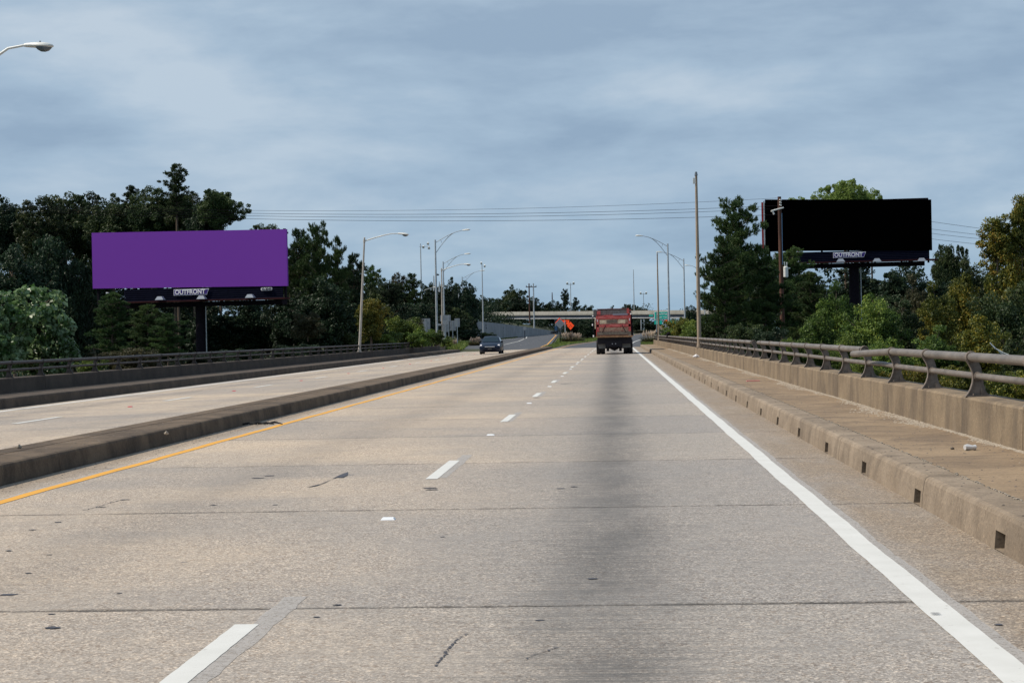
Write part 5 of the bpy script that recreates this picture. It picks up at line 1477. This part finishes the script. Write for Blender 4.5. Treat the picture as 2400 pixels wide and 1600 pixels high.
mass('undergrowth', 'shaded undergrowth filling the slope on the right', [(x, y, -7, 4.0, 7.2) for x, y in ((11, 70), (15, 82), (12, 95), (17, 100), (22, 92), (9.5, 120), (14, 130), (20, 120), (27, 120), (30, 105), (24, 80), (12, 56), (17, 64), (21, 70), (10, 44), (15, 50), (33, 135), (25, 145), (18, 150), (9, 150), (11, 168), (8, 178))], L_DARK, .16, 52)
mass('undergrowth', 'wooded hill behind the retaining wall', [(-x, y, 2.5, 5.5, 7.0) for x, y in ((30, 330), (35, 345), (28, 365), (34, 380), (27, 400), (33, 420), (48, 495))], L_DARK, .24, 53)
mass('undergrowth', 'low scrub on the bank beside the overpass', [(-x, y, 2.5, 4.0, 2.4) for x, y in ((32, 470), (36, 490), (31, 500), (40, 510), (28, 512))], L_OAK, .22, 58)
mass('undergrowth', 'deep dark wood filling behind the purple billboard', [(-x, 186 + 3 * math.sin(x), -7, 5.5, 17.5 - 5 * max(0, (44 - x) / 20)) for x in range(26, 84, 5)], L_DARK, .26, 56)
mass('undergrowth', 'dark wood closing the gaps behind the black billboard', [(x, 188 + 3 * math.sin(x), -.5 if x > 0 else -7, 5.0, 8.5 + 2 * math.sin(x * .4)) for x in range(13, 66, 5)], L_DARK, .26, 57)
mass('undergrowth', 'far belt of trees beyond the overpass', [(x, 600 + 10 * math.sin(x), 1.0, 9, 9) for x in range(-70, 60, 10)], L_DARK, .32, 54)
mass('undergrowth', 'far wooded horizon on the right beyond the trees', [(x, 260 + 10 * math.sin(x), -.5, 8, 9) for x in range(30, 110, 9)] + [(x, 300, -.5, 8, 8) for x in (22, 30, 38)], L_DARK, .3, 55)

# grass verges
def grass(name, label, region, n, hmin, hmax, m, seed):
    r = np.random.default_rng(seed); P = []
    while len(P) < n:
        q = region(r)
        if q is not None: P.append(q)
    P = np.array(P); a = r.random(n) * 2 * PI; h = r.uniform(hmin, hmax, n); w = h * .10 + .015
    lean = r.normal(size=(n, 2)) * (h * .35)[:, None]
    s = np.stack([np.cos(a) * w, np.sin(a) * w, np.zeros(n)], 1)
    V = np.stack([P - s, P + s, P + np.c_[lean, h]], 1).reshape(-1, 3)
    return tag(link(name, np_mesh(name, V, np.arange(3 * n).reshape(-1, 3), m)), label, 'grass', kind='stuff')
def reg_island(r):
    Y = 187.5 + 130 * r.random() ** 1.4; a, b = interp(LR, Y) + .5, yel(Y) - .8
    return (a + (b - a) * r.random(), Y, zroad(Y) - .1) if b > a else None
def reg_right(r):
    Y = 184 + 60 * r.random() ** 1.3; a = wht(Y) + 1.3 + (0 if Y > 187.6 else 9)
    return (a + 4.5 * r.random() ** 1.2, Y, zroad(Y) - .1)
def reg_left(r):
    Y = 182 + 70 * r.random() ** 1.3; b = interp(LE, max(Y, 187)) - .1
    b = b if Y > 187.6 else -18.5
    return (b - 7 * r.random(), Y, max(terrain(b, Y), -1.5))
def reg_ret(r):
    Y = 330 + 185 * r.random(); a, b = wtop(Y)[0], interp(LE, Y)
    return (a + (b - a) * r.random(), Y, zroad(Y) - .1)
grass('grass', 'green grass on the island between the two roads', reg_island, 26000, .10, .42, L_GRASS, 61)
grass('grass', 'green grass beyond the end of the right parapet', reg_right, 16000, .10, .5, L_GRASS, 62)
grass('grass', 'rough grass beyond the end of the left parapet', reg_left, 20000, .2, .8, L_GRASS, 63)
grass('grass', 'grass strip at the foot of the retaining wall', reg_ret, 16000, .08, .3, L_GRASS, 64)

def pampas(label, px, py, Y, w, h):
    p = atY(px, py, Y); zg = zroad(Y) - .1
    t = thing('pampas_grass', label, 'pampas grass', (p.x, Y, zg), 'pampas grass clumps on the verges')
    r = np.random.default_rng(int(px)); n = 900
    a = r.random(n) * 2 * PI; rad = r.random(n) ** .5 * w * .5; out = np.stack([np.cos(a), np.sin(a)], 1)
    base = np.c_[out * rad[:, None] * .5, np.zeros(n)]; hh = h * .62 * r.uniform(.5, 1, n)
    tip = np.c_[out * (rad + w * .28)[:, None], hh]; s = np.c_[-out[:, 1], out[:, 0], np.zeros(n)] * .025
    V = np.stack([base - s, base + s, tip], 1).reshape(-1, 3)
    link('leaves', np_mesh('leaves', V, np.arange(3 * n).reshape(-1, 3), L_OLIVE), t)
    V = []; k = 26
    for i in range(k):
        a = r.random() * 2 * PI; rr2 = w * .42 * r.random() ** .5; x, y_ = math.cos(a) * rr2, math.sin(a) * rr2; H = h * r.uniform(.75, 1.0)
        mbp = MB().tube([(x * .5, y_ * .5, 0), (x, y_, H * .7)], .012, 4); 
        m_ = MB().tube([(x, y_, H * .62), (x * 1.05, y_ * 1.05, H * .82), (x * 1.12, y_ * 1.12, H)], [.03, .085, .02], 6)
        if i == 0: allp = MB()
        allp.add(mbp.v, mbp.f); allp.add(m_.v, m_.f)
    obj('plumes', allp, L_PLUME, t)
for lab, px, py, Y, w, h in (('pampas grass clump behind the tilted orange diamond sign', 1331, 790, 246, 1.9, 1.75), ('pampas grass clump just left of the dark trees by the truck', 1353, 790, 250, 1.9, 1.5), ('pink-tinged pampas grass below the pale sign backs', 1060, 795, 205, 1.4, 1.3),
        ('pale pampas grass left of the blue car', 1113, 795, 235, 2.0, 1.3), ('bright pampas plumes at the far end of the right parapet', 1522, 790, 215, 2.0, 1.9), ('small pampas plume peeping through the bush by the tall galvanised lamp', 1019, 795, 200, 1.0, 1.5), ('pampas plume below the green guide sign', 1550, 775, 240, 1.0, 2.4)):
    pampas(lab, px, py, Y, w, h)

# ------------------------------------------------------------------ dark blue car
def wheel(par, x, y, r, w, side=1, dual=False):
    mb = MB(); rings = []
    for i in range(29):
        th = 2 * PI * i / 28; c, s_ = math.cos(th), math.sin(th)
        rings.append([(x + dx_, y + rr2 * c, r + rr2 * s_) for dx_, rr2 in ((-w / 2, r * .62), (-w / 2, r * .93), (-w * .38, r), (w * .38, r), (w / 2, r * .93), (w / 2, r * .62))])
    mb.loft(rings, cap=False)
    wh = obj('wheel', mb, MAT['rubber'], par, smooth=True)
    mb = MB().tube([(x + side * w * .30, y, r), (x + side * w * .42, y, r)], [r * .63, r * .52], 20)
    obj('rim', mb, MAT['galv'], wh)
    return wh
cp = onZ(1148, 829.4, -.05)
car = thing('car', 'dark blue sedan coming towards the viewer with pale headlamps', 'car', (cp.x, cp.y, zl(cp.x)))
def ring(y, zb, wb, zm, wm, zs, ws, zt, wt):
    pts = [(-wb, zb), (-wm, zm), (-wm * 1.0, (zm + zs) / 2), (-ws, zs), (-wt, zt), (0, zt + .02), (wt, zt), (ws, zs), (wm, (zm + zs) / 2), (wm, zm), (wb, zb)]
    return [(a, y, b) for a, b in pts]
rings = [ring(0.0, .30, .60, .42, .72, .60, .70, .66, .45), ring(.10, .20, .72, .40, .84, .68, .80, .74, .55), ring(.45, .17, .80, .42, .90, .80, .86, .86, .62), ring(1.0, .17, .82, .45, .915, .90, .88, .95, .66),
         ring(1.45, .17, .82, .45, .92, .96, .90, 1.02, .70), ring(2.6, .17, .82, .45, .925, .98, .91, 1.02, .74), ring(3.8, .17, .82, .45, .92, .99, .89, 1.05, .70), ring(4.5, .2, .78, .45, .88, .95, .84, 1.02, .62), ring(4.72, .3, .66, .5, .80, .85, .74, .92, .5)]
obj('body', MB().loft(rings), MAT['carpaint'], car, smooth=True)
def cab(y, z, w): return [(-w, y, z), (0, y, z + .015), (w, y, z)]
g = [[(-.80, 1.25, .97), (-.55, 2.0, 1.40), (-.54, 2.4, 1.49), (-.55, 3.2, 1.46), (-.70, 4.15, 1.04)], ]
cabr = []
for y, z, w in ((1.22, .98, .78), (1.62, 1.22, .70), (2.02, 1.43, .60), (2.4, 1.50, .58), (3.0, 1.49, .58), (3.5, 1.38, .62), (4.15, 1.05, .72)):
    zb = .93
    cabr.append([(-.80, y if y > 1.3 else y, zb), (-w - .02, y, z - .035), (-w + .08, y, z), (0, y, z + .02), (w - .08, y, z), (w + .02, y, z - .035), (.80, y, zb)])
obj('roof', MB().loft(cabr), MAT['carpaint'], car, smooth=True)
mb = MB().add([(-.70, 1.235, 1.02), (.70, 1.235, 1.02), (.53, 1.985, 1.435), (-.53, 1.985, 1.435), (0, 1.225, 1.03), (0, 1.975, 1.455)], [(0, 4, 5, 3), (4, 1, 2, 5)])
obj('windshield', mb, MAT['glass'], car)
for s_ in (-1, 1):
    obj('side_window', MB().add([(s_ * .815, 1.5, .99), (s_ * .81, 3.9, 1.0), (s_ * .66, 3.3, 1.39), (s_ * .65, 2.1, 1.41)], [(0, 1, 2, 3)]), MAT['glass'], car)
    obj('headlight', MB().loft([[(s_ * .84, .16, .60), (s_ * .84, .20, .74), (s_ * .50, .055, .70), (s_ * .50, .04, .62)], [(s_ * .80, .40, .66), (s_ * .80, .42, .82), (s_ * .52, .30, .80), (s_ * .52, .30, .68)]]), MAT['headlamp'], car)
    mr = obj('mirror', MB().box(s_ * .92 - .1, s_ * .92 + .1, 1.5, 1.62, .96, 1.10), MAT['undercar'], car)
    obj('fog_light', MB().box(s_ * .62 - .07, s_ * .62 + .07, .02, .07, .33, .40), MAT['headlamp'], car)
    for y_ in (.95, 3.75): wheel(car, s_ * .80, y_, .33, .22, s_)
obj('grille', MB().box(-.42, .42, -.012, .03, .50, .58), MAT['undercar'], car)
obj('grille_bar', MB().box(-.42, .42, -.03, .02, .60, .655), MAT['chrome'], car)
obj('bumper_intake', MB().box(-.55, .55, .0, .05, .26, .36), MAT['undercar'], car)
obj('number_plate', MB().box(-.16, .16, -.035, -.015, .40, .49), MAT['flap'], car)
# seats behind the glass are dark: dashboard strip
# ------------------------------------------------------------------ dump truck
tp = onZ(1440.5, 829.6, 0)
tk = thing('dump_truck', 'red dirt-caked dump truck driving away in the right lane', 'truck', (tp.x, tp.y, 0))
U = .002745; X0 = 889.0
def T(x): return (x - X0) * U
def Zt(y): return (1450 - y) * U
def tb(name, x0, x1, y0, y1, d0, d1, m, par=None):
    return obj(name, MB().box(T(x0), T(x1), d0, d1, Zt(y1), Zt(y0)), m, par or tk)
body = tb('dump_bed', 420, 1340, 300, 955, .12, 5.2, MAT['red'])
gate = tb('tailgate', 432, 1328, 456, 952, -.02, .11, MAT['red'])
tb('gate_panel', 500, 1255, 540, 665, -.035, -.021, MAT['dusty'], gate)
tb('gate_panel', 500, 1285, 750, 862, -.035, -.021, MAT['dusty'], gate)
tb('sun_faded_patch', 520, 690, 560, 655, -.045, -.036, MAT['tan'], gate)
tb('grimy_patch', 700, 975, 560, 640, -.045, -.036, MAT['dirt'], gate)
tb('sun_faded_patch', 1000, 1180, 555, 650, -.045, -.036, MAT['tan'], gate)
tb('gate_rib', 440, 1320, 455, 520, -.09, -.021, MAT['red'], gate)
tb('gate_rib', 440, 1320, 672, 738, -.09, -.021, MAT['red'], gate)
tb('gate_rib', 435, 495, 521, 860, -.09, -.021, MAT['red'], gate)
tb('gate_rib', 1265, 1322, 521, 860, -.09, -.021, MAT['red'], gate)
tb('gate_sill', 440, 1328, 866, 950, -.11, -.021, MAT['dirt'], gate)
for x in (620, 1150):
    s_ = 1 if x < 800 else -1
    obj('chain', MB().tube([(T(x + 50 * s_), -.12, Zt(700)), (T(x), -.13, Zt(800)), (T(x - 40 * s_), -.12, Zt(880))], .025, 6), MAT['undercar'], gate)
tb('reflector', 448, 472, 545, 600, -.10, -.091, MAT['letter'], gate)
tb('reflector', 1282, 1304, 525, 585, -.10, -.091, MAT['letter'], gate)
tb('side_post', 384, 412, 485, 780, -.03, .3, MAT['tan'])
tb('side_post', 1332, 1362, 440, 980, -.02, .5, MAT['steel_dark'])
obj('tarp_arm', MB().tube([(T(340), -.05, Zt(440)), (T(350), -.05, Zt(700)), (T(372), -.05, Zt(960))], .032, 6), MAT['steel_dark'], tk)
obj('arm_tip', MB().tube([(T(345), -.07, Zt(460)), (T(345), -.07, Zt(430))], .05, 8), MAT['letter'], tk)
obj('arm_tip', MB().tube([(T(352), -.07, Zt(990)), (T(352), -.07, Zt(945))], .05, 8), MAT['letter'], tk)
obj('arm_tip', MB().tube([(T(330), -.07, Zt(700)), (T(330), -.07, Zt(650))], .04, 8), MAT['letter'], tk)
obj('tarp_arm', MB().tube([(T(1340), -.05, Zt(400)), (T(1362), -.05, Zt(700)), (T(1375), -.05, Zt(980))], .032, 6), MAT['steel_dark'], tk)
obj('arm_tip', MB().tube([(T(1335), -.07, Zt(425)), (T(1335), -.07, Zt(395))], .055, 8), MAT['letter'], tk)
tb('tarp_roll', 450, 1285, 300, 432, .10, .30, MAT['mesh'])
tb('headboard', 448, 1290, 250, 300, 4.9, 5.3, MAT['steel_dark'])
tb('cab_shield', 430, 1290, 246, 264, 3.6, 6.2, MAT['mesh'])
tb('corner_cap', 452, 540, 320, 415, .02, .12, MAT['red']); tb('corner_cap', 1228, 1285, 262, 400, .02, .12, MAT['red'])
tb('tarp_fold', 860, 1250, 400, 438, .0, .10, MAT['lf'])
tb('corner_plate', 355, 440, 280, 450, .05, .25, MAT['flap']); tb('corner_plate', 1300, 1345, 330, 380, .05, .25, MAT['flap'])
tb('rear_sill', 408, 1370, 968, 1012, -.15, .1, MAT['rust'])
tb('chassis', 450, 1340, 1013, 1180, .1, 5.5, MAT['undercar'])
tb('frame_rail', 660, 730, 1180, 1300, .2, 7.5, MAT['undercar']); tb('frame_rail', 1030, 1090, 1180, 1300, .2, 7.5, MAT['undercar'])
tb('rear_apron', 655, 1095, 1100, 1260, .02, .2, MAT['undercar'])
obj('axle', MB().tube([(T(480), .9, .5), (T(1300), .9, .5)], .11, 10), MAT['undercar'], tk)
obj('differential', MB().tube([(T(780), .55, .48), (T(890), .55, .48), (T(990), .55, .48)], [.12, .25, .12], 12), MAT['undercar'], tk)
for x in (715, 1045): tb('brake_pot', x - 35, x + 35, 1270, 1375, .4, .7, MAT['undercar'])
for x in (835, 920): obj('tail_light', MB().tube([(T(x), -.0, Zt(1180)), (T(x), .03, Zt(1180))], .04, 8), MAT['redlamp'] if 'redlamp' in MAT else MAT['galv'], tk)
obj('mud_flap', MB().prism([(T(438), Zt(1100)), (T(500), Zt(1100)), (T(540), Zt(1160)), (T(660), Zt(1155)), (T(665), Zt(1300)), (T(480), Zt(1300))][::-1], 'y', .25, .28), MAT['flap'], tk)
obj('mud_flap', MB().prism([(T(1085), Zt(1155)), (T(1310), Zt(1155)), (T(1310), Zt(1285)), (T(1090), Zt(1290))][::-1], 'y', .25, .28), MAT['flap'], tk)
for y_ in (.95, 2.25):
    for x, sd in ((470, -1), (587, 1), (1180, -1), (1312, 1)):
        wheel(tk, T(x), y_, .52, .29, sd)
for x in (520, 1265): wheel(tk, T(x), 6.9, .52, .30, -1 if x < 800 else 1)
obj('cab', MB().loft([[(-1.05, 5.6, .9), (1.05, 5.6, .9), (1.05, 5.6, 2.75), (-1.05, 5.6, 2.75)], [(-1.05, 6.9, .9), (1.05, 6.9, .9), (1.0, 6.7, 2.75), (-1.0, 6.7, 2.75)]]), MAT['red'], tk)
obj('hood', MB().loft([[(-.95, 6.9, .7), (.95, 6.9, .7), (.9, 6.9, 1.8), (-.9, 6.9, 1.8)], [(-.8, 8.2, .7), (.8, 8.2, .7), (.7, 8.2, 1.5), (-.7, 8.2, 1.5)]]), MAT['red'], tk)
for s_ in (-1, 1): obj('mirror', MB().box(s_ * 1.30 - .07, s_ * 1.30 + .07, 6.7, 6.78, 1.9, 2.35), MAT['undercar'], tk)

# small things on the bridge
p = onZ(2273, 1055, .268)
cn = tag(obj('crushed_can', MB().tube([(-.05, 0, .03), (-.02, .01, .032), (.03, 0, .03), (.055, .01, .028)], [.028, .032, .022, .03], 10), MAT['litter'], None, (p.x, p.y, p.z)), 'crushed silver can lying on the right walkway', 'litter')
p = onZ(2232, 1053, .268); tag(obj('pebble', MB().tube([(-.02, 0, .01), (0, 0, .014), (.02, .01, .008)], [.006, .016, .006], 7), MAT['gravel_d'], None, (p.x, p.y, p.z)), 'dark pebble left of the crushed can on the walkway', 'stone')
p = onZ(1765, 893, .268); tag(obj('pink_scrap', MB().box(-.16, .16, -.05, .06, .0, .02), MAT['pink'], None, (p.x, p.y, p.z)), 'pink scrap on the right walkway near the tall tan pole', 'litter')
p = onZ(1632, 838, .268); tag(obj('white_scrap', MB().tube([(-.15, 0, .05), (0, .02, .08), (.14, 0, .05)], [.03, .09, .03], 7), MAT['letter'], None, (p.x, p.y, p.z)), 'crumpled white scrap at the foot of the right parapet', 'litter')
p = onZ(610, 996, .0)
mb = MB(); 
for k in range(4):
    mb.tube([(-.35 + .15 * k, .02 * k, .02), (-.2 + .15 * k, .05, .04 + .01 * (k % 2)), (-.05 + .15 * k, 0, .015)], [.012, .02, .008], 6)
tag(obj('tyre_scrap', mb, MAT['rubber'], None, (p.x, p.y, 0)), 'torn strip of tyre rubber in the gutter by the yellow line', 'litter')
for (px, py, lab) in ((45, 1050, 'grey stone on top of the median at the left edge'), (390, 1018, 'small pale stone on the median')):
    p = onZ(px, py, .232); tag(obj('stone', MB().tube([(-.03, 0, .01), (0, 0, .025), (.03, 0, .01)], [.01, .03, .01], 7), MAT['gravel'], None, (p.x, p.y, p.z)), lab, 'stone')
for (px, py) in ((1563, 783), (1540, 779)):
    p = atY(px, py, 4.1 * FPX / (px - 1441.7) * .98)
    tag(obj('bent_bracket', MB().tube([(0, 0, -.3), (.05, .05, 0), (.22, -.1, .12)], [.05, .09, .03], 7).add([(-.2, 0, -.1), (.1, .1, .2), (.3, 0, 0)], [(0, 1, 2)]), MAT['steel_dark'], None, p), 'dark twisted metal scrap hanging on the far right railing, %s' % ('nearer one' if px == 1563 else 'by the slim pole'), 'scrap')
